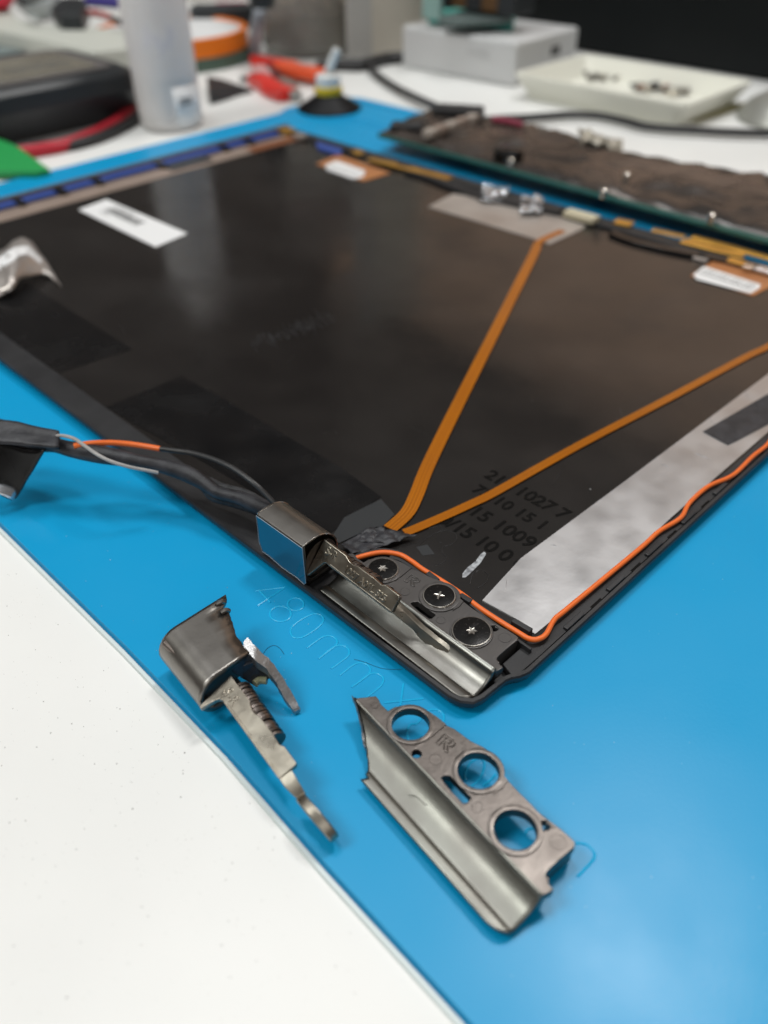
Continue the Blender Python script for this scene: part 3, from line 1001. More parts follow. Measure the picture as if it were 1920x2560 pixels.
# narrow arm reaching from the bracket end down into the trough
g = G()
pth = [((3.2, 22.4, 11.2), (1.9, 22.4, 9.6)), ((4.0, 20, 9.2), (3.1, 20, 7.4)), ((4.7, 18, 7.4), (4.0, 18, 5.9)), ((5.1, 16.6, 6.3), (4.2, 16.8, 4.6)), ((5.3, 15, 5.9), (4.3, 15.2, 4.1)), ((5.5, 13.6, 5.3), (4.9, 13.6, 3.9)), ((5.6, 12.4, 5.2), (4.8, 12.5, 3.6)), ((5.7, 10.6, 4.9), (5.3, 10.7, 4.1)), ((5.7, 9.9, 4.7), (5.0, 9.9, 3.5))]
rows = []
for a, b in pth:
    a, b = Vector(a), Vector(b)
    rows.append([a, b, b + Vector((0.9, 0, 0.3)), a + Vector((0.9, 0, 0.3))])
g.loft(rows)
g.build('lower_arm', M['nickel'], hin, bevel=0.12, smooth=50)
g = G().lathe([(4.3, 0), (4.3, 2.6), (3.4, 2.6)], (3.5, 46.8, 8.9), (0, -1, 0), 28)
g.build('barrel_core', M['washer'], hin)

# the display cable coming out of the barrel
cab = thing('display_cable', (-10, 110, 5), 'black taped display cable with orange and grey wires leaving the hinge', 'cable')


def rise(p, seg_z):
    return [z5(x, y, z) for (x, y), z in zip(p, seg_z)]


G().tube(rise([(1175, 655), (1120, 632), (1040, 598), (940, 572), (880, 530), (800, 488), (700, 458), (610, 440), (500, 420), (400, 402), (300, 384), (230, 366), (120, 360), (-30, 350)],
              [8.5, 9, 9.5, 9.5, 10, 11, 12, 13, 13.6, 14, 14, 13, 12, 11]), lambda t: 1.75 + 0.9 * max(0, t - .45) + 0.25 * math.sin(t * 21), 14).build('cable_sleeve', M['cloth'], cab)
G().tube(rise([(1180, 640), (1130, 612), (1060, 575), (960, 548), (900, 520), (840, 505)], [8.5, 9, 9, 8.5, 8.5, 9]), 0.95, 12).build('braided_sleeve', M['braid'], cab)
G().tube(rise([(1150, 668), (1080, 640), (990, 612), (920, 590), (880, 545), (820, 510), (740, 480)], [6.5, 6.5, 6.5, 6.5, 8, 9.5, 11]), 1.15, 12).build('braided_sleeve', M['braid'], cab)
G().tube(rise([(1195, 632), (1165, 598), (1100, 535), (1010, 470), (920, 428), (830, 402), (760, 392), (688, 383)], [10.5, 12, 14.5, 15.5, 15.5, 15, 14.5, 14]), 0.62, 10).build('black_wire', M['wire'], cab)
G().tube(rise([(692, 384), (600, 369), (520, 360), (440, 358), (375, 363), (320, 372)], [14, 14.3, 14.8, 15.4, 16, 16]), 0.72, 10).build('orange_wire', M['orange'], cab)
G().tube(rise([(235, 330), (270, 327), (320, 340), (365, 370), (420, 408), (480, 438), (560, 462), (640, 478), (682, 487)], [17, 18, 18.5, 18.6, 18, 17, 15.5, 14, 13]), 0.42, 10).build('grey_wire', M['graywire'], cab)
# flat tape flag round the bundle
n_ = 14
rows = []
for k in range(n_ + 1):
    t = k / n_
    a = z5(-160 + 415 * t, 222 + 82 * t + 2 * math.sin(t * 9), 21 - 3 * t)
    b = z5(-160 + 412 * t, 350 + 24 * t + 3 * math.sin(t * 7 + 1), 17.5 - 0.5 * t)
    rows.append([a.lerp(b, q / 8) + Vector((0, 0, 0.35 * noise.noise(Vector((t * 6, q * 0.5, 2))))) for q in range(9)])
g = G().loft(rows, closed=False)
g.build('tape_flag', M['cloth'], cab, smooth=60, solid=0.9)
# hanging glossy tape tail
rows = []
for k in range(11):
    t = k / 10
    a = z5(-110 + 70 * t, 340 + 240 * t, 16 - 12 * t)
    b = z5(196 - 132 * t, 380 + 215 * t, 16 - 13.2 * t)
    rows.append([a.lerp(b, q / 10) + Vector((0, 0, 0.9 * math.sin(q * 0.55 + 0.5) + 0.3 * noise.noise(Vector((t * 3, q * 0.4, 7))))) for q in range(11)])
g = G().loft(rows, closed=False)
g.build('tape_tail', M['tape'], cab, smooth=60, solid=0.5)
rows = []
for k in range(5):
    t = k / 4
    a = z5(-40 + 8 * t, 555 + 42 * t, 6.4 - 1.6 * t)
    b = z5(78 - 22 * t, 548 + 48 * t, 5.2 - 1.6 * t)
    rows.append([a.lerp(b, q / 6) + Vector((0, 0, 1.3 * math.sin(q * 0.55 + 0.5))) for q in range(7)])
G().loft(rows, closed=False).build('tape_tip', M['shinyfoil'], cab, smooth=60, solid=0.3)

# ------------------------------------------------------------------ broken hinge lying on the mat
bh = thing('broken_hinge', (-31, 25, 0), 'broken loose metal hinge with jagged barrel cap, stamped arm and eyelet, on the mat edge', 'hinge')
# cap: open curled sheet
cp = [(-23.9, 9.9), (-27.5, 9.9), (-30.6, 9.9)] + [(-31.4 - 4.5 * math.sin(math.radians(t)), 5.3 + 4.6 * math.cos(math.radians(t))) for t in range(0, 181, 15)] + [(-29, 0.75), (-26, 0.8)]
NB = 26
rows = []
jag = [(0.0, 0.0), (0.12, 0.0), (0.2, 0.25), (0.33, 0.35), (0.45, 1.2), (0.6, 1.9), (0.72, 2.7), (0.76, 2.3), (0.86, 2.5), (0.90, 4.0), (0.94, 4.3), (1.0, 4.7)]


def jagx(t):
    for (a, va_), (b, vb_) in zip(jag[:-1], jag[1:]):
        if t <= b:
            return va_ + (vb_ - va_) * (t - a) / (b - a)
    return jag[-1][1]


for k in range(NB + 1):
    t = k / NB
    y = 33.3 + 15.3 * t
    row = []
    for i, (x, z) in enumerate(cp):
        xx = x + 1.5 * t
        yy = y
        if i == 0:
            xx += jagx(t) - 0.2 * t + (0.18 * noise.noise(Vector((t * 40, 0, 0))) if t > 0.1 else 0)
        if i == 1:
            xx += jagx(t) * 0.5
        row.append(Vector((xx, yy, z)))
    rows.append(row)
g = G().loft(rows, closed=False)
cap = g.build('barrel_cap', M['gun'], bh, smooth=45, solid=0.9)
# dark inside core of the cap and the two rolled nibs at the torn corner
G().box((-29, 42, 5.4), (9.4, 13, 7.0)).build('barrel_core', M['washer'], bh, bevel=0.8)
for (x, y) in ((540, 128), (572, 185)):
    c = z4(x, y, 10)
    G().tube([c + Vector((-1.0, 0.3, 0.0)), c + Vector((-0.2, 0, 0.25)), c + Vector((0.35, -0.15, -0.3))], 0.55, 10).build('rolled_nib', M['gun'], bh)
# jagged broken leg: rough light face, dark sides
A0 = [z4(x, y, z) for x, y, z in [(690, 400, 9.9), (715, 368, 9.9), (760, 420, 9.4), (860, 515, 7.8), (930, 600, 6.2), (1010, 730, 4.0), (1075, 850, 1.6), (1080, 870, 1.1)]]
A1 = [z4(x, y, z) for x, y, z in [(690, 440, 9.7), (720, 470, 9.4), (770, 525, 9.0), (850, 590, 7.4), (905, 665, 5.8), (960, 770, 3.8), (1025, 870, 1.5), (1050, 885, 1.0)]]
rows = []
for i in range(len(A0) - 1):
    for k in range(4):
        t = k / 4
        a = A0[i].lerp(A0[i + 1], t)
        b = A1[i].lerp(A1[i + 1], t)
        j = 0.22 * noise.noise(a * 2.3)
        jj = 0.22 * noise.noise(b * 2.7)
        d = Vector((0, -0.3, -1))
        dep = 2.2 * (1 - (i + t) / 8) + 0.5
        rows.append([a + Vector((j, 0, 0)), b + Vector((jj, 0, 0)), b + Vector((jj, 0, -dep)), a + Vector((j, 0, -dep))])
G().loft(rows).build('broken_leg', M['fracture'], bh, smooth=25)
# webbing between the cap and the leg
web = [z4(x, y, z) for x, y, z in [(600, 600, 8.0), (720, 480, 9.2), (790, 525, 8.2), (850, 590, 6.6), (870, 650, 5.2), (830, 660, 3.6), (760, 700, 3.2), (680, 650, 5)]]
g = G().hexa([p + Vector((0.3, 0.5, -0.8)) for p in web], web)
M['darkcast'] = mat('dark_casting', (0.05, 0.055, 0.065), 0.3, 0.7, bump=0.15, bump_s=900)
g.build('casting_web', M['darkcast'], bh, smooth=0)
G().tube([z4(x, y, 4.0) for x, y in [(765, 690), (800, 665), (850, 668)]], 0.75, 10).build('glue_blob', mat('olive_glue', (0.20, 0.20, 0.12), 0.4, bump=0.1, bump_s=800), bh)
br2, B2, L2, w2, nr2 = bracket(bh, z4(600, 632, 7.8), z4(372, 840, 6.2), z4(1060, 1240, 7.2), z4(930, 1345, 6.2), [('S-R', 1.9, 3.0, 2.6, 'lettering')])
a0 = z4(668, 735, 4.8)
a1 = z4(905, 1090, 4.6)
washers(bh, a0, (a1 - a0), (a1 - a0).length, 2.1, 19)
# twisted neck and eyelet seen nearly edge-on
rows = []
nk = [((928, 1338, 6.0), (1020, 1285, 6.4)), ((965, 1395, 5.4), (1055, 1345, 6.2)), ((1020, 1450, 4.8), (1100, 1420, 5.6)), ((1075, 1500, 4.2), (1135, 1490, 4.8)), ((1120, 1550, 3.9), (1160, 1540, 4.3))]
for a, b in nk:
    a, b = z4(*a), z4(*b)
    rows.append([a, b, b + Vector((0.3, 0.1, -1.0)), a + Vector((0.3, 0.1, -1.0))])
G().loft(rows).build('neck', M['nickel'], bh, bevel=0.15, smooth=60)
ec = (z4(1075, 1470, 4.8) + z4(1320, 1760, 2.6)) / 2
ea = (z4(1320, 1760, 2.6) - z4(1075, 1470, 4.8))
Lh = ea.length / 2
ea.normalize()
up_ = Vector((-0.25, 0.1, 1)).normalized()
up_ = (up_ - ea * up_.dot(ea)).normalized()
sd_ = ea.cross(up_)
ringp = []
for k in range(28):
    t = 2 * math.pi * k / 28
    ringp.append(ec + ea * math.cos(t) * (Lh - 0.7) + up_ * math.sin(t) * 1.7)
rings = []
for k, p in enumerate(ringp):
    d_ = (p - ec).normalized()
    rings.append([p + d_ * 0.85 + sd_ * 0.85, p + d_ * 0.85 - sd_ * 0.85, p - d_ * 0.75 - sd_ * 0.85, p - d_ * 0.75 + sd_ * 0.85])
rings.append(rings[0])
G().loft(rings, True, False, False).build('eyelet', M['nickel'], bh, bevel=0.4, smooth=60)

# ------------------------------------------------------------------ fittings along the far edge of the lid
def quad(fn, pts, z):
    return [fn(x, y, z) for x, y in pts]


patch('orange_film', quad(zc, [(120, 215), (250, 160), (560, 270), (400, 318)], 3), 3.02, 3.3, M['kapton2'])
patch('film_label', quad(zc, [(175, 222), (240, 195), (410, 255), (395, 290), (340, 302), (180, 245)], 3.4), 3.32, 3.5, M['label'])
patch('blue_tape', quad(zc, [(120, 92), (150, 88), (275, 130), (262, 165), (130, 125)], 3.4), 3.02, 4.2, M['bluetape'])
patch('orange_film', quad(zl, [(1140, 510), (1300, 405), (1420, 420), (1560, 455), (1720, 500), (1720, 560), (1560, 645)], 3), 3.02, 3.3, M['kapton2'])
patch('film_label', quad(zl, [(1160, 500), (1230, 445), (1610, 568), (1600, 590), (1540, 625), (1180, 530)], 3.4), 3.32, 3.5, M['label'])
patch('grey_foil', quad(zb, [(190, 895), (300, 838), (600, 885), (870, 975), (860, 990), (715, 1057), (620, 1025)], 3), 3.02, 3.25, M['foil2'])
for pts in ([(425, 800), (545, 815), (510, 872), (420, 868)], [(590, 848), (690, 860), (680, 922), (590, 925)]):
    q = quad(zb, pts, 4.5)
    crinkle('silver_crumple', q, 4.5, 1.2, M['shinyfoil'], lid, n=14, freq=0.4)
# black camera bar, connector, gold antennas
def bar(name, fn, pts, w_, z0, z1, m_, bev=0.2, parent=lid):
    p = [Vector((*fn(x, y, z1)[:2], z0)) for x, y in pts]
    return G().ribbon(p, w_, z1 - z0, smooth=len(pts) > 2).build(name, m_, parent, bevel=bev)


G().box((221.5, 160, 3.6), (8, 322, 1.2)).build('camera_bar', M['matte'], lid, bevel=0.3)
bar('antenna_strip', zc, [(345, 130), (385, 150)], 4.5, 4.2, 4.6, M['gold'])
bar('antenna_strip', zc, [(430, 180), (590, 215)], 5.0, 4.2, 4.5, M['gold'])
bar('antenna_strip', zc, [(560, 215), (680, 240)], 2.6, 4.2, 4.6, M['gold'])
bar('antenna_strip', zc, [(665, 235), (915, 295)], 5.0, 4.2, 4.8, M['gold'])
bar('black_bar', zb, [(100, 730), (200, 760), (300, 800), (420, 840)], 5.0, 3.1, 4.6, M['matte'])
bar('black_bar', zb, [(420, 835), (560, 862), (770, 905)], 6.5, 3.1, 5.2, M['matte'])
bar('camera_connector', zb, [(790, 905), (920, 940)], 5.5, 4.0, 6.2, mat('cream_plastic', (0.55, 0.50, 0.36), 0.45))
bar('antenna_strip', zb, [(1000, 950), (1075, 965)], 5.0, 4.4, 5.3, M['gold'])
bar('black_bar', zb, [(985, 1000), (1060, 1030), (1200, 1065), (1400, 1105), (1480, 1120)], 3.5, 3.05, 4.4, M['gloss'])
bar('antenna_strip', zb, [(1160, 990), (1300, 1020)], 3.0, 4.3, 4.8, M['gold'])
bar('antenna_strip', zb, [(1290, 1035), (1450, 1075), (1560, 1100)], 5.0, 4.3, 5.0, M['gold'])
bar('antenna_strip', zb, [(1330, 1020), (1500, 1065), (1760, 1140)], 3.5, 4.35, 5.2, M['gold'])
bar('antenna_strip', zb, [(1490, 1115), (1560, 1135)], 3.5, 4.3, 5.0, M['gold'])
bar('spring_contact', zb, [(1560, 1140), (1600, 1150)], 4.0, 4.0, 5.4, M['steel'])
bar('spring_contact', zb, [(1610, 1150), (1700, 1175)], 4.0, 4.0, 5.2, M['shinyfoil'])
bar('spring_contact', zb, [(1340, 1105), (1400, 1120)], 3.2, 3.2, 4.0, M['foil2'])

# serial sticker with printed bars
st = patch('serial_sticker', [za(x, y, 3.1) for x, y in [(340, 215), (460, 170), (810, 318), (672, 376)]], 3.04, 3.16, M['label'])
g = G()
so = za(455, 215, 3.2)
yy = so.y
for k in range(34):
    wdt = rnd.choice((0.25, 0.4, 0.7))
    g.box((so.x + 1.4, yy - wdt / 2, 3.19), (5.0, wdt, 0.03))
    yy -= wdt + rnd.choice((0.25, 0.4))
g.build('barcode', M['ink'], st, kind='stuff')
words('8S 5S05 4520', 2.6, frame((so.x + 4.6, so.y, 3.19), (0, -1, 0), (1, 0, 0)), 0.01).build('sticker_lettering', M['ink'], st, smooth=0)
words('PCB ASSY', 1.8, frame((so.x - 3.2, so.y, 3.19), (0, -1, 0), (1, 0, 0)), 0.01).build('sticker_lettering', M['ink'], st, smooth=0)

# left side rail with blue tape and black ties
G().box((112, 321.2, 4.2), (228, 2.4, 3.2)).build('side_rail', M['greyrail'], lid, bevel=0.4)
G().box((112, 307, 3.05), (226, 12, 0.3)).build('tan_tape', M['tan'], lid)
G().box((205, 304.5, 3.25), (38, 8, 0.35)).build('brown_tape', M['brown'], lid)
G().box((152, 309.5, 3.6), (24, 9, 0.8)).build('grey_foil', M['clear'], lid, bevel=0.2)
for x0, x1 in ((50, 66), (69, 85), (90, 104), (108, 138), (142, 176), (180, 192), (196, 214)):
    G().box(((x0 + x1) / 2, 316.5, 3.9), (x1 - x0, 5.2, 1.6)).build('blue_tape', M['bluetape'], lid, bevel=0.3)
for x in (67.5, 87.5, 106, 140, 178, 194):
    G().box((x, 315.5, 4.1), (3.4, 8.5, 2.2)).build('black_tie', M['gloss'], lid, bevel=0.4)
G().box((219, 314, 4.6), (7, 8, 2.6)).build('corner_contact', M['gold'], lid, bevel=0.5)
G().box((217, 301, 4.6), (5, 7, 2.4)).build('corner_contact', M['foil2'], lid, bevel=0.5)

# curled crumpled tape end at the left edge
topc = [(-70, 405, 9), (0, 392, 11), (60, 350, 13), (125, 343, 12), (168, 392, 8), (215, 460, 5), (262, 540, 3.3)]
botc = [(-70, 612, 4), (0, 584, 5), (55, 556, 6.5), (92, 514, 7), (150, 498, 6), (205, 497, 4.4), (264, 547, 3.25)]
ta = catmull([za(*p) for p in topc], 6)
tb = catmull([za(*p) for p in botc], 6)
M['curl'] = mat('silver_white_tape', (0.50, 0.46, 0.43), 0.28, 0.6, noise_s=50, noise_c=(0.25, 0.22, 0.20), bump=0.4, bump_s=150)


def curl_rows(q0, q1, lift):
    rows = []
    for k in range(len(ta)):
        row = []
        for q in range(11):
            u = q0 + (q1 - q0) * q / 10
            p = ta[k].lerp(tb[k], u)
            p = p + Vector((0, 0, 2.2 * math.sin(math.pi * u) * min(1, (len(ta) - 1 - k) / 14) + lift + 0.7 * noise.noise(p * 0.35) + 0.4 * noise.noise(p * 0.9)))
            row.append(p)
        rows.append(row)
    return rows


cu_ = G().loft(curl_rows(0, 1, 0), closed=False).build('curled_foil', M['curl'], lid, smooth=50, solid=0.25)
G().loft(curl_rows(0.30, 0.58, 0.15)[:28], closed=False).build('white_band', M['label'], cu_, smooth=50, solid=0.1)
g = G()
for fn, l0, l1, n_, zz in ((zc, (215, 222), (375, 272), 9, 3.52), (zl, (1235, 470), (1560, 575), 12, 3.52)):
    a, b = fn(*l0, zz), fn(*l1, zz)
    for k in range(n_):
        p = a.lerp(b, k / (n_ - 1))
        g.box((p.x, p.y, zz), (2.6 if k % 3 else 1.6, 0.7, 0.03))
        g.box((p.x - 3.0, p.y, zz), (1.0, 1.4, 0.03))
g.build('label_print', M['ink'], lid, kind='stuff')

# ------------------------------------------------------------------ things on the bench behind the lid
def single(g, name, m_, label, cat, group=None, **k):
    return tag(g.build(name, m_, **k), label, cat, group)


T0 = TZ
# multimeter
M['dmm'] = mat('dark_grey_rubber', (0.022, 0.026, 0.029), 0.42, noise_s=20, noise_c=(0.03, 0.033, 0.036), bump=0.05, bump_s=300)
M['dmmtop'] = mat('grey_plastic_face', (0.13, 0.12, 0.118), 0.4)
M['lcd'] = mat('olive_grey_lcd', (0.22, 0.205, 0.165), 0.25, noise_s=30, noise_c=(0.12, 0.11, 0.09))
mm = thing('multimeter', (100, 455, TZ), 'dark grey handheld multimeter lying flat beside the plastic bottle', 'multimeter')
b0 = [(x, y, TZ) for x, y in rrect(2, 416, 199, 500, 20)]
G().loft([[(x, y, TZ) for x, y in rrect(6, 424, 194, 496, 16)], [(x, y, 5) for x, y in rrect(1, 418, 200, 502, 20)], [(x, y, 16) for x, y in rrect(0, 411, 201, 503, 20)],
          [(x, y, 24) for x, y in rrect(3, 411, 196, 500, 18)], [(x, y, 27) for x, y in rrect(8, 414, 190, 496, 14)]]).build('case', M['dmm'], mm, bevel=0.8, smooth=45)
G().prism(rrect(14, 419, 184, 490, 10), 26.5, 28.2).build('face_panel', M['dmmtop'], mm, bevel=0.4)
G().prism(rrect(118, 424, 176, 478, 5), 28, 28.8).build('display_window', M['lcd'], mm, bevel=0.3)
g = G()
for k in range(4):
    x = 134 + k * 9
    g.box((x, 446, 28.85), (1.4, 14, 0.1)); g.box((x + 5, 446, 28.85), (1.4, 14, 0.1)); g.box((x + 2.5, 453, 28.85), (5, 1.4, 0.1)); g.box((x + 2.5, 439, 28.85), (5, 1.4, 0.1))
g.build('display_digits', M['ink'], mm)
G().lathe([(15, 28), (15, 31), (13, 33), (3, 33)], (85, 452, 0), seg=28).build('dial', M['dmm'], mm, smooth=40)

# red and black test leads curling round the meter
g = G().tube([b1(-60, 1290, 1.5), b1(150, 1270, 1.5), b1(330, 1245, 1.5), b1(560, 1200, 1.5), b1(760, 1125, 1.5), b1(930, 1040, 1.5), b1(1050, 950, 2), b1(1100, 900, 3), b1(1060, 862, 5)], 3.4, 12)
single(g, 'test_lead', mat('red_rubber', (0.45, 0.015, 0.03), 0.35), 'red rubber test lead curving in front of the multimeter', 'cable')
g = G().tube([b1(80, 1250, 1), b1(300, 1220, 1), b1(540, 1215, 1), b1(800, 1150, 1), b1(1000, 1060, 1), b1(1120, 985, 1.5), b1(1150, 920, 2), b1(1110, 860, 4)], 3.0, 12)
single(g, 'test_lead', M['wire'], 'black rubber test lead curving round the red one', 'cable')

# green card
gp = [b1(-120, 1090, 6), b1(0, 1150, 6), b1(150, 1215, 6), b1(410, 1400, 3), b1(300, 1425, 3), b1(-120, 1420, 3)]
g = G().hexa([p + Vector((0, 0, -3.0)) for p in gp], gp)
single(g, 'green_card', mat('green_plastic', (0.02, 0.30, 0.075), 0.45), 'bright green plastic wedge at the mat edge near the meter', 'card', bevel=0.3)

# translucent bottle
M['pe'] = mat('translucent_bottle', (0.93, 0.90, 0.885), 0.38, trans=0.05, sub=0.0, ior=1.3, noise_s=12, noise_c=(0.82, 0.81, 0.82))
_n = M['pe'].node_tree
_b = _n.nodes['Principled BSDF']
_tl = _n.nodes.new('ShaderNodeBsdfTranslucent')
_tl.inputs[0].default_value = (0.97, 0.95, 0.94, 1)
_mx = _n.nodes.new('ShaderNodeMixShader')
_mx.inputs[0].default_value = 0.3
_n.links.new(_b.outputs[0], _mx.inputs[1])
_n.links.new(_tl.outputs[0], _mx.inputs[2])
_n.links.new(_mx.outputs[0], _n.nodes['Material Output'].inputs[0])
bt = thing('plastic_bottle', (193, 396, TZ), 'tall translucent white plastic bottle with a small printed label', 'bottle')
bc = (196.4, 390.5)
G().lathe([(15, TZ), (17.5, TZ + 2), (17.8, 10), (17.8, 92), (17, 98), (13, 106), (8, 110), (8, 122)], (*bc, 0), seg=48).build('body', M['pe'], bt, smooth=50)
G().lathe([(17.3, TZ + 2.5), (17.6, 26), (17.3, 26.1)], (*bc, 0), seg=40).build('liquid', mat('pale_liquid', (0.66, 0.64, 0.58), 0.3), bt, smooth=50)
g = G()
rows = []
dirc = math.atan2(CAM.y - bc[1], CAM.x - bc[0])
for k in range(13):
    a = dirc + math.radians(8 + 62 * k / 12)
    rows.append([Vector((bc[0] + 18.05 * math.cos(a), bc[1] + 18.05 * math.sin(a), z)) for z in (1.5, 21.5)])
lb = G().loft(rows, closed=False).build('bottle_label', M['label'], bt, solid=0.1)
g = G()
for k in range(7):
    a = dirc + math.radians(20 + k * 3.6)
    for z in (13.2, 15.4):
        g.box((bc[0] + 18.2 * math.cos(a), bc[1] + 18.2 * math.sin(a), z), (0.15, 0.85, 1.4), rz=a)
g.build('label_lettering', M['ink'], lb, kind='stuff')
g = G()
for k in range(9):
    a = dirc - math.radians(25 - k * 6)
    g.box((bc[0] + 17.85 * math.cos(a), bc[1] + 17.85 * math.sin(a), 44 + 3 * math.sin(k)), (0.1, 1.4, 7 + 4 * math.sin(k * 2)), rz=a)
g.build('faded_print', mat('faded_print', (0.86, 0.82, 0.84), 0.4), bt, kind='stuff')

# pale plastic lamp arm / strip at upper left
M['cream'] = mat('pale_cream_plastic', (0.60, 0.61, 0.55), 0.45, noise_s=8, noise_c=(0.52, 0.53, 0.48))
sp_ = [b1(-140, 40, 22), b1(0, 10, 22), b1(110, 95, 22), b1(150, 150, 22), b1(330, 195, 22), b1(1090, 245, 22), b1(1110, 390, 22), b1(760, 425, 22), b1(330, 320, 22), b1(-140, 225, 22)]
g = G().prism([(p.x, p.y) for p in sp_], 10, 22)
single(g, 'tool_tray', M['cream'], 'long pale cream plastic tray behind the multimeter', 'tray', bevel=1.5)
g = G().prism([(p.x, p.y) for p in [b1(-160, 300, 8), b1(60, 290, 8), b1(330, 330, 8), b1(690, 425, 8), b1(560, 470, 8), b1(0, 520, 8), b1(-160, 540, 8)]], TZ, 8)
single(g, 'tool_pouch', mat('grey_black_cloth', (0.035, 0.037, 0.035), 0.6, noise_s=12, noise_c=(0.08, 0.085, 0.085)), 'dark grey pouch lying between the meter and the cream tray', 'pouch', bevel=2)
g = G().hexa([b1(-140, 330, 9), b1(310, 330, 9), b1(360, 420, 9), b1(-140, 500, 9)], [b1(-140, 290, 12), b1(300, 325, 12), b1(350, 400, 12), b1(-140, 480, 12)])
single(g, 'grey_case', mat('blue_grey_plastic', (0.19, 0.235, 0.24), 0.35), 'smooth blue grey case on the dark pouch', 'case', bevel=1)
# clear blister bag with black plug and lead
M['bag'] = mat('clear_bag', (0.42, 0.45, 0.45), 0.25, noise_s=30, noise_c=(0.12, 0.14, 0.11), noise_amt=0.7, bump=1.0, bump_s=40)
g = G()
rows = []
for k in range(15):
    t = k / 14
    rows.append([b1(130 + 370 * t, -60 + (50 + 170 * math.sin(t * 2.2 + .3)) * q / 5 + 30 * t, 24 + 4 * math.sin(q * 1.3 + t * 5)) for q in range(6)])
single(g.loft(rows, closed=False), 'plastic_bag', M['bag'], 'crumpled clear plastic bag behind the cream tray', 'bag', solid=0.5)
pl = [b1(435, 130, 26), b1(500, 60, 26), b1(640, 40, 26), b1(715, 60, 26), b1(735, 110, 26), b1(690, 200, 26), b1(500, 195, 26)]
g = G().prism([(p.x, p.y) for p in pl], 20, 32)
single(g, 'black_plug', M['dmm'], 'black moulded plug with a red wire, resting on the cream tray', 'plug', bevel=2)
g = G().tube([b1(725, 105, 27), b1(820, 115, 27), b1(930, 155, 27)], 2.2, 10)
single(g, 'plug_lead', mat('red_wire', (0.40, 0.03, 0.03), 0.4), 'short red lead coming out of the black plug', 'cable')
g = G().tube([b1(930, 155, 27), b1(1000, 185, 27), b1(1080, 205, 26)], 2.2, 10)
single(g, 'plug_lead', M['wire'], 'black end of the lead behind the bottle', 'cable')
g = G().prism([(p.x, p.y) for p in [b1(700, -60, 30), b1(1080, -60, 30), b1(1060, 35, 30), b1(690, 5, 30)]], 26, 30)
single(g, 'purple_strip', mat('violet_plastic', (0.05, 0.04, 0.22), 0.4), 'deep violet strip at the top beside the bottle', 'strip', bevel=1)
g = G().prism([(p.x, p.y) for p in [b1(-80, -70, 30), b1(130, -70, 30), b1(70, 8, 30), b1(-80, 30, 30)]], 25, 30)
single(g, 'red_strip', mat('red_plastic', (0.5, 0.02, 0.04), 0.4), 'red plastic strip end above the cream tray', 'strip', bevel=1)

# rolls of tape behind the bottle
M['orangeroll'] = mat('orange_tape_roll', (0.85, 0.20, 0.01), 0.4)
M['greenroll'] = mat('dark_green_roll', (0.07, 0.12, 0.09), 0.3)
rc = ((b2(530, 350, 0) + b1(930, 540, 0)) / 2)
ce = Q(437, 112, 8)
ce.z = 0
g = G().lathe([(20, TZ), (57, TZ), (57, 7), (20, 7), (20, TZ)], ce, seg=56, cap=False)
single(g, 'tape_roll', M['greenroll'], 'dark green roll of tape under the orange roll, behind the bottle', 'tape roll', bevel=0.5)
g = G().lathe([(53, 7.2), (57, 7.2), (57, 19), (53, 19), (53, 7.2)], ce + Vector((-2, 1, 0)), seg=56, cap=False)
single(G().lathe([(18, 7.2), (52.8, 7.2), (52.8, 17.5), (18, 18.2)], ce + Vector((-2, 1, 0)), seg=56), 'spool_core', M['label'], 'white spool core inside the bright orange roll', 'spool', smooth=40)
single(g, 'tape_roll', M['orangeroll'], 'bright orange roll of tape on top of the green roll', 'tape roll', bevel=0.5)

# black boot, red clips
bo = [(b2(215, 620, 6), b2(235, 765, 6)), (b2(340, 630, 6), b2(350, 735, 6)), (b2(450, 640, 6), b2(460, 695, 6)), (b2(520, 650, 6), b2(600, 665, 6))]
g = G()
rows = []
for (a, b), h in zip(bo, (7, 6, 4, 2)):
    rows.append([Vector((a.x, a.y, TZ)), Vector((b.x, b.y, TZ)), Vector((b.x, b.y, TZ + h)), Vector((a.x, a.y, TZ + h))])
single(g.loft(rows), 'cable_boot', M['dmm'], 'black tapered rubber cable boot right of the bottle', 'connector', bevel=1.5)
g = G().tube([b2(500, 655, 1), b2(600, 655, 1), b2(700, 650, 1.5), b2(800, 650, 2)], 1.6, 10)
single(g, 'boot_lead', M['wire'], 'thin black lead between the rubber boot and the red clip', 'cable')
M['redplastic'] = mat('glossy_red', (0.70, 0.035, 0.025), 0.3)
M['redorange'] = mat('orange_red_grip', (0.75, 0.10, 0.035), 0.35)


def flatbar(fn, pts, w_, z0, z1):
    return G().ribbon([Vector((*fn(x, y, z1)[:2], z0)) for x, y in pts], w_, z1 - z0)


single(flatbar(b2, [(610, 450), (720, 475), (860, 500)], 9, TZ, 6), 'red_clip', M['redplastic'], 'bright red clip handle lying against the jar', 'clip', bevel=1.5)
single(flatbar(b2, [(850, 500), (940, 540), (1060, 560), (1180, 585)], 16, 2, 8), 'plier_handle', M['redorange'], 'orange red plier handle in front of the glass jar', 'pliers', bevel=2)
single(flatbar(b2, [(620, 600), (700, 640), (770, 690), (900, 735)], 13, TZ, 6), 'alligator_clip', M['redplastic'], 'red insulated alligator clip lying beside the black cone', 'clip', bevel=2)
single(flatbar(b2, [(840, 640), (920, 690), (960, 760)], 7, TZ, 5), 'clip_jaw', mat('dull_steel', (0.45, 0.42, 0.38), 0.35, 0.7), 'dull metal jaw of the red clip', 'clip', bevel=1)
single(flatbar(b2, [(640, 540), (720, 600), (800, 620)], 9, TZ, 4), 'pink_tag', mat('pale_pink', (0.55, 0.33, 0.32), 0.5), 'pale pink paper tag under the red clips', 'tag', bevel=0.5)
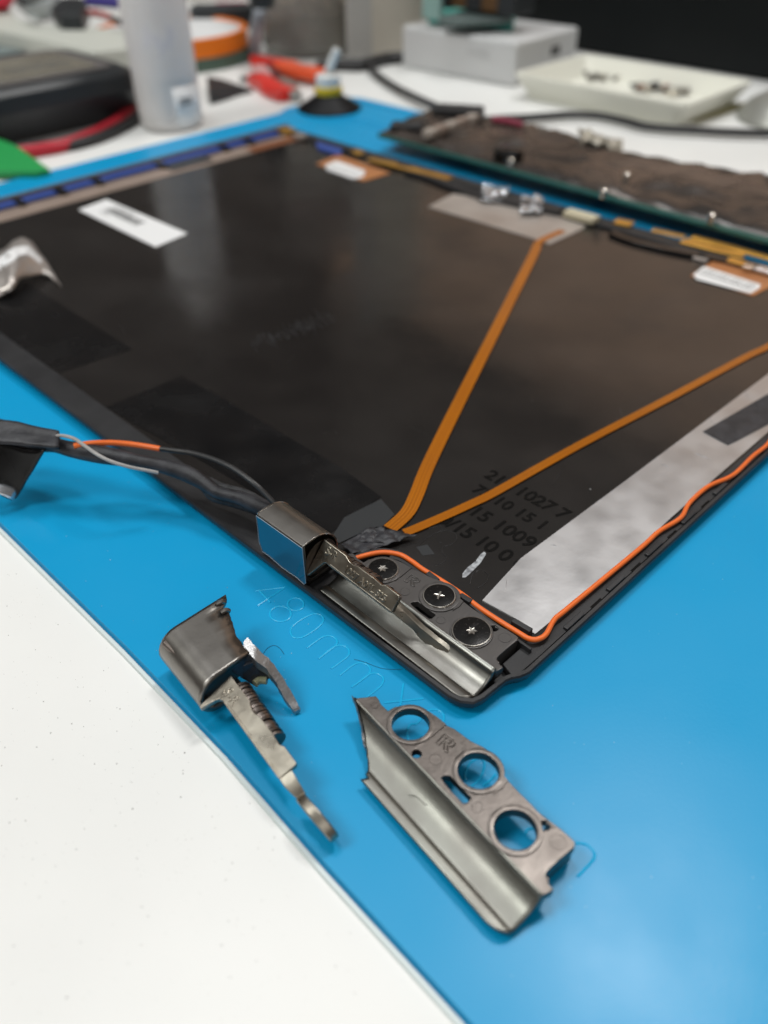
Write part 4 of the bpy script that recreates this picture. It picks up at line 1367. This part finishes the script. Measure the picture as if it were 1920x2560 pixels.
single(flatbar(b2, [(760, 520), (800, 600), (800, 640)], 7, TZ, 5), 'clip_spring', mat('dark_red_rubber', (0.10, 0.02, 0.02), 0.5), 'dark red clip spring between the red handles', 'clip', bevel=1)

# black suction cone with yellow collar
cn = thing('solder_wick_stand', (276, 352, 0), 'black flared cone with yellow collar and clear top, on the mat', 'cone')
cc = (b2(975, 905, 0) + b2(1505, 905, 0)) / 2
cc = Vector((cc.x, cc.y, 0))
G().lathe([(18.5, 0.0), (19.2, 1.0), (18.4, 1.9), (9.5, 7.0), (7.2, 9.2), (6.4, 9.6)], cc, seg=40).build('skirt', mat('glossy_black_rubber', (0.005, 0.005, 0.006), 0.5, spec=0.2), cn, smooth=45)
G().lathe([(8.2, 8.8), (8.4, 9.4), (8.2, 12.4), (7.6, 12.7)], cc, seg=32).build('collar', mat('yellow_collar', (0.75, 0.52, 0.015), 0.4), cn, smooth=45)
M['clearcap'] = mat('clear_cap', (0.88, 0.88, 0.85), 0.15, trans=0.08)
G().lathe([(7.2, 12.7), (7.5, 13.4), (7.0, 18.4), (5.5, 19)], cc, seg=32).build('cap', M['clearcap'], cn, smooth=45)
g = G().tube([cc + Vector((0, 0, 17.5)), cc + Vector((0.5, -1, 22)), cc + Vector((4, -5, 32))], 2.4, 12)
g.build('nozzle', M['clearcap'], cn)

# glass jar with brown contents
jr = thing('glass_jar', (385, 490, TZ), 'clear glass jar holding brown metallic wool, behind the red clips', 'jar')
jc = Vector((392, 494, 0))
M['glass'] = mat('jar_glass', (0.80, 0.80, 0.76), 0.06, trans=0.85, ior=1.2)
G().lathe([(30, TZ), (35, TZ + 2), (36, 8), (36, 92), (33, 98), (33, 106), (32, 106), (32, 97), (34.6, 91), (34.6, 8), (30, 2)], jc, seg=48, cap=False).build('jar_wall', M['glass'], jr, smooth=50)
G().lathe([(29, 0.5), (33.5, 8), (33, 26), (20, 30), (3, 27)], jc, seg=32).build('jar_filling', mat('dark_brown_filling', (0.085, 0.06, 0.048), 0.5, noise_s=50, noise_c=(0.22, 0.17, 0.14), bump=1.5, bump_s=60), jr)
g = G()
for k in range(70):
    a = rnd.uniform(0, 6.28)
    r = 31 * math.sqrt(rnd.random())
    p = jc + Vector((r * math.cos(a), r * math.sin(a), rnd.uniform(24, 44)))
    g.tube([p, p + Vector((rnd.uniform(-4, 4), rnd.uniform(-4, 4), rnd.uniform(-3, 5))), p + Vector((rnd.uniform(-6, 6), rnd.uniform(-6, 6), rnd.uniform(-4, 4)))], 0.7, 5)
g.build('metal_wool', mat('brass_wool', (0.50, 0.40, 0.33), 0.3, 0.8), jr, kind='stuff')
g = G().tube([b2(680, -30, 40), b2(665, 80, 36), b2(640, 200, 28), b2(625, 330, 15), b2(610, 420, 5)], 4.6, 12)
single(g, 'grey_cable', mat('grey_cable_sheath', (0.22, 0.24, 0.27), 0.35), 'upright grey cable standing in front of the jar', 'cable')
g = G().lathe([(7.5, 0), (8.2, 4), (8, 16)], b2(685, 60, 44), seg=20)
single(g, 'cable_plug', M['dmm'], 'black plug on top of the upright grey cable', 'plug', smooth=50)
g = G().box(tuple(b2(430, 95, 20)), (26, 12, 12), rz=-0.8)
single(g, 'magenta_block', mat('magenta_plastic', (0.42, 0.01, 0.07), 0.4), 'small dark magenta block above the orange roll', 'block', bevel=1.5)
g = flatbar(b2, [(90, 40), (300, 38), (620, 30)], 18, 10, 26)
single(g, 'black_tool', M['dmm'], 'long black tool handle behind the bottle', 'tool', bevel=2)
g = flatbar(b2, [(120, 120), (330, 110), (480, 70)], 22, TZ, 3)
single(g, 'white_card', M['label'], 'white card under the black tool handle', 'card')
g = G().box((520, 760, 25), (280, 14, 60), rz=-0.5)
single(g, 'instrument_panel', mat('grey_beige_panel', (0.40, 0.39, 0.35), 0.5, noise_s=6, noise_c=(0.33, 0.31, 0.28)), 'greyish beige instrument panel far behind the jar', 'panel', bevel=2)
bxc = Q(790, 58, TZ)
g = G().box((bxc.x, bxc.y, 100), (30, 75, 200), rz=0.75)
single(g, 'brown_box', mat('taupe_cardboard', (0.15, 0.12, 0.11), 0.6), 'taupe brown carton above the glass jar', 'box', bevel=2)

# beige appliance: a corner seen edge on
ap = thing('power_supply', (480, 440, TZ), 'tall grey and beige instrument housing behind the glass jar', 'instrument')
A_, B_, C_ = b2(1390, 545, TZ), b3(75, 415, TZ), b3(400, 385, TZ)
B_ = b3(75, 425, TZ)
dv = Vector((120, 60, 0))
pg = [(A_.x, A_.y), (B_.x, B_.y), (C_.x, C_.y), (C_.x + 110, C_.y + 90), (A_.x + 150, A_.y + 120)]
G().prism(pg, TZ, 210).build('housing', mat('beige_housing', (0.56, 0.52, 0.45), 0.5), ap, bevel=2)
n_ = Vector((-(B_ - A_).y, (B_ - A_).x, 0)).normalized()
if n_.dot(CAM - A_) < 0:
    n_ = -n_
G().prism([(A_.x + n_.x * 2, A_.y + n_.y * 2), (B_.x + n_.x * 2, B_.y + n_.y * 2), (B_.x, B_.y), (A_.x, A_.y)], TZ + 1, 210).build('front_panel', mat('warm_grey_panel', (0.44, 0.43, 0.41), 0.5), ap)
# black cable along its foot
g = G().tube([b2(1150, 560, 2), b2(1300, 540, 2), b2(1480, 545, 2), b3(60, 440, 2), b3(180, 410, 2), b3(290, 400, 2)], 4.5, 12)
single(g, 'power_cable', M['wire'], 'thick black cable along the foot of the beige housing', 'cable')

# white box with teal mat and brown board on it
wb = thing('white_box', (430, 350, TZ), 'light grey plastic box under a teal pad', 'box')
BL, BC, BR = b3(288, 462, TZ), b3(1062, 606, TZ), b3(1460, 400, 12)
e1 = (BL - BC)
e2 = Vector((e1.y, -e1.x, 0)).normalized() * 72
if e2.x < 0:
    e2 = -e2
M['lightgrey'] = mat('light_grey_plastic', (0.58, 0.585, 0.585), 0.45)
hb = 24.5
bx = [(BL.x, BL.y), (BC.x, BC.y), (BC.x + e2.x, BC.y + e2.y), (BL.x + e2.x, BL.y + e2.y)]
G().prism(bx, TZ, hb).build('shell', M['lightgrey'], wb, bevel=2.2, seg=3)
c_ = BC + e2 * 0.62
G().box((c_.x, c_.y - 0.3, 14), (9, 1.2, 5), rz=math.atan2(e2.y, e2.x)).build('socket', M['ink'], wb)
words('SOLDER', 5, frame((BL.x - 0.2, BL.y - 60, 14), (e1 * -1), (0, 0, 1)), 0.1).build('box_lettering', mat('pale_print', (0.45, 0.45, 0.45), 0.5), wb, smooth=0)
tp = [b3(470, 150, 26), b3(1055, 205, 26), b3(1070, 130, 26), b3(1040, 75, 26), b3(540, 90, 26)]
g = G().prism([(p.x, p.y) for p in tp], hb + 0.1, hb + 5)
single(g, 'teal_pad', mat('teal_foam', (0.06, 0.31, 0.27), 0.5, noise_s=60, noise_c=(0.04, 0.24, 0.22)), 'teal pad lying on the light grey box', 'pad', bevel=0.6)
tq = [b3(545, 90, 36), b3(700, 110, 36), b3(1060, 85, 36), b3(1010, 30, 36), b3(700, 40, 36)]
g = G().prism([(p.x, p.y) for p in tq], hb + 5.2, hb + 9)
single(g, 'grey_slab', mat('grey_green_slab', (0.13, 0.17, 0.165), 0.4), 'thin grey green slab on the teal pad', 'slab', bevel=0.5)
tw = thing('transformer', (470, 360, 34), 'dark block with brown windings standing on the teal pad', 'transformer')
cx2 = b3(770, 75, 36)
e1n = e1.normalized()
for k, mm_ in enumerate(('d', 'b', 'd', 'b', 'd')):
    p = cx2 + e1n * (27 - k * 13.0) + Vector((14, 0, 0))
    G().box((p.x, p.y, 60), (24, 13, 50 if mm_ == 'd' else 48), rz=math.atan2(e1.y, e1.x) - math.pi / 2).build('core' if mm_ == 'd' else 'winding', M['dmm'] if mm_ == 'd' else mat('brown_winding', (0.11, 0.055, 0.02), 0.5), tw, bevel=1)
tu_ = b3(500, 130, 30)
g = G().box((tu_.x, tu_.y, 52), (4, 15, 44), rz=0.1)
single(g, 'teal_upright', mat('pale_teal', (0.25, 0.40, 0.37), 0.5), 'pale teal upright sheet beside the brown windings', 'sheet', bevel=0.6)

# cream parts tray
tr_ = thing('parts_tray', (425, 225, TZ), 'shallow cream plastic tray holding loose metal parts', 'tray')
RA = [b4(90, 500, 12.5), b4(1090, 690, 12.5), b4(1400, 640, 12.5), b4(1610, 545, 12.5), b4(360, 362, 12.5), b4(230, 420, 12.5)]
x0, x1 = 380, 452
yl, yr = 283, 172
o12 = rrect(377, 168, 455, 286, 5)
o0 = rrect(384, 176, 448, 279, 5)
i12 = rrect(379.5, 170.5, 452.5, 283.5, 4)
i3 = rrect(386, 178, 446, 277, 4)
M['creamtray'] = mat('cream_tray', (0.76, 0.755, 0.67), 0.45)
G().loft([[(x, y, TZ) for x, y in o0], [(x, y, 11.5) for x, y in o12], [(x, y, 12.8) for x, y in o12], [(x, y, 12.8) for x, y in i12], [(x, y, 1.5) for x, y in i3]]).build('tray_shell', M['creamtray'], tr_, smooth=25)
mats_ = [M['steel'], M['ink'], mat('copper_bit', (0.6, 0.35, 0.25), 0.3, 0.8), M['gun']]
for k in range(30):
    if k < 17:
        p = b4(rnd.uniform(745, 1105), 0, 4)
        p = b4(745 + 360 * (k + rnd.random()) / 17, 572 + 42 * (k / 17) + rnd.uniform(-16, 16), 4)
        m_ = mats_[(1, 1, 3, 2, 1, 0, 1)[k % 7]]
    else:
        p = b4(240 + 460 * (k - 17 + rnd.random()) / 13, 478 + 50 * ((k - 17) / 13) + rnd.uniform(-14, 14), 4)
        m_ = mats_[(3, 0, 3, 3)[k % 4]]
    g = G().box((p.x, p.y, 3.2 + rnd.uniform(0, 1.5)), (rnd.uniform(2, 5), rnd.uniform(2, 8), rnd.uniform(1.5, 4)), rz=rnd.uniform(0, 3))
    o = g.build('metal_part', m_, bevel=0.3)
    if k < 17:
        tag(o, 'small dark or copper bit in the heap in the right half of the cream tray', 'metal part', 'dark bits in the cream tray')
    else:
        tag(o, 'small pale metal bit lying in the left half of the cream tray', 'metal part', 'pale bits in the cream tray')
# olive rubber band / tape under the tray corner
g = G().prism([(p.x, p.y) for p in [b4(1060, 805, 0), b4(1200, 770, 0), b4(1400, 690, 0), b4(1540, 690, 0), b4(1420, 730, 0), b4(1180, 800, 0)]], TZ, 0.2)
single(g, 'tape_strip', mat('olive_tape', (0.30, 0.27, 0.13), 0.5), 'olive tape strip under the right corner of the cream tray', 'tape')

# grey dome at the right edge
c_ = b4(1690, 800, TZ)
g = G().lathe([(26, 0), (27, 2), (22, 9), (14, 14), (4, 16)], (c_.x + 3, c_.y - 6, TZ), seg=36)
single(g, 'metal_dome', mat('warm_grey_metal', (0.33, 0.33, 0.30), 0.35, 0.4), 'rounded grey metal lid at the right edge of the bench', 'lid', smooth=50)

# black case filling the upper right
bk = thing('black_monitor', (560, 200, TZ), 'large black equipment case standing behind the trays', 'case')
M['blackcase'] = mat('black_case_face', (0.003, 0.0045, 0.005), 0.5, spec=0.25, noise_s=5, noise_c=(0.012, 0.014, 0.015), bump=0.1, bump_s=400)
G().box((575, 225, 38), (100, 520, 79)).build('body', M['blackcase'], bk, bevel=4)
G().box((522, 157, 36), (6, 14, 72)).build('side_trim', mat('dark_slate', (0.014, 0.017, 0.018), 0.4), bk, bevel=1)
G().box((521, 172, 20), (6, 22, 34)).build('side_trim', M['dmm'], bk, bevel=1)

# long black cable over the bench
g = G().tube([b3(60, 440, 2), b3(100, 500, 2), b3(240, 600, 2), b3(420, 690, 3), b3(580, 760, 5), b3(640, 800, 7), b3(760, 830, 7), b3(880, 830, 5), b3(1000, 822, 3), b3(1150, 815, 2),
               b4(160, 780, 2), b4(350, 768, 2), b4(520, 775, 2), b4(700, 810, 2), b4(850, 848, 2), b4(1100, 868, 2), b4(1400, 884, 2), b4(1760, 895, 2)], 2.2, 12)
single(g, 'bench_cable', M['wire'], 'long thin black cable crossing the white bench behind the board', 'cable')

# ------------------------------------------------------------------ circuit board wrapped in crumpled black film
cb = thing('circuit_board', (268, 160, 0), 'long circuit board wrapped in crumpled dark film, standing off the mat edge', 'circuit board')
ZB = 9.0
fr = [zb(20, 600, ZB), zb(1659, 1005, ZB)]
fx = (fr[0].x + fr[1].x) / 2
M['pcb'] = mat('teal_board_edge', (0.025, 0.12, 0.105), 0.35, noise_s=200, noise_c=(0.05, 0.16, 0.13))
G().prism([(fx - 3, 30), (fx + 34, 30), (fx + 34, 262), (fx + 20, 268), (fx - 2, 262)], ZB - 1.6, ZB).build('board', M['pcb'], cb, bevel=0.15)
for y in (62, 150, 238):
    G().lathe([(3, 0.02), (3, ZB - 1.6)], (fx + 38, y, 0), seg=16).build('standoff', M['steel'], cb, smooth=40)
M['antistatic'] = mat('dark_antistatic_film', (0.040, 0.034, 0.031), 0.27, 0.45, noise_s=14, noise_c=(0.15, 0.115, 0.095), noise_amt=0.95, rough_var=0.07, bump=0.22, bump_s=70, spec=0.9, detail=2.0, contrast=(0.42, 0.7))
n1, n2 = 64, 18
rows = []
for i in range(n1 + 1):
    t = i / n1
    y = 262 - 232 * t
    row = []
    back = 296 + 4 * math.sin(t * 9) + 5 * noise.noise(Vector((t * 24, 0, 0))) + 4 * abs(noise.noise(Vector((t * 70, 5, 0)))) + 12 * t
    for j in range(n2 + 1):
        u = j / n2
        x = fx - 1.0 + (back - fx) * u
        p = Vector((x * 0.05, y * 0.05, 0))
        h = 4.6 * abs(noise.noise(p * 0.8)) + 2.6 * abs(noise.noise(p * 1.7 + Vector((3, 1, 4)))) + 0.5 * noise.noise(p * 5)
        env = min(1, u * 9) * (1.0 if u < 0.86 else 0.6)
        zz = ZB + 0.15 + env * (h * 1.0 + 0.9 * math.sin(u * 2.6)) - (10 * max(0, u - 0.8))
        row.append(Vector((x, y + 1.5 * noise.noise(p * 4), max(zz, 0.6))))
    rows.append(row)
G().loft(rows, closed=False).build('film_wrap', M['antistatic'], cb, smooth=40, solid=0.2)
G().box((tuple(zb(320, 500, 12))), (12, 26, 9), rz=0.5).build('connector_block', M['matte'], cb, bevel=1)
G().box((tuple(zb(100, 565, 10))), (9, 17, 8), rz=0.6).build('connector_block', M['matte'], cb, bevel=1.5)
for k in range(5):
    p = zb(200 + 45 * k, 575 - 16 * k, 14)
    G().box(tuple(p), (7, 5.5, 3.4), rz=0.2).build('board_chip', M['tan'] if k % 2 else mat('pale_part', (0.36, 0.31, 0.27), 0.4), cb, bevel=0.5)
for (x, y) in ((550, 660), (1055, 720), (955, 790), (1425, 895)):
    p = zb(x, y, 16)
    G().lathe([(1.5, -6), (1.5, -2.6), (0.9, -2.2)], p, seg=16).build('screw_stud', M['steel'], cb, smooth=40)
p = zb(540, 640, 15)
G().lathe([(7, -5), (7, -0.6), (6, 0)], p, seg=24).build('rubber_foot', M['gloss'], cb, smooth=40)
q = [zb(835, 570, 9), zb(1030, 620, 9), zb(1030, 660, 9), zb(850, 630, 9)]
crinkle('torn_film', q, 9, 3.0, mat('tan_film', (0.30, 0.27, 0.22), 0.3, 0.3, bump=0.5, bump_s=90), cb, n=16, freq=0.25)
g = G().tube([zb(470, 515, 14), zb(540, 525, 14), zb(600, 540, 13)], 1.6, 8)
g.build('red_lead', mat('wine_red_wire', (0.25, 0.03, 0.06), 0.4), cb)
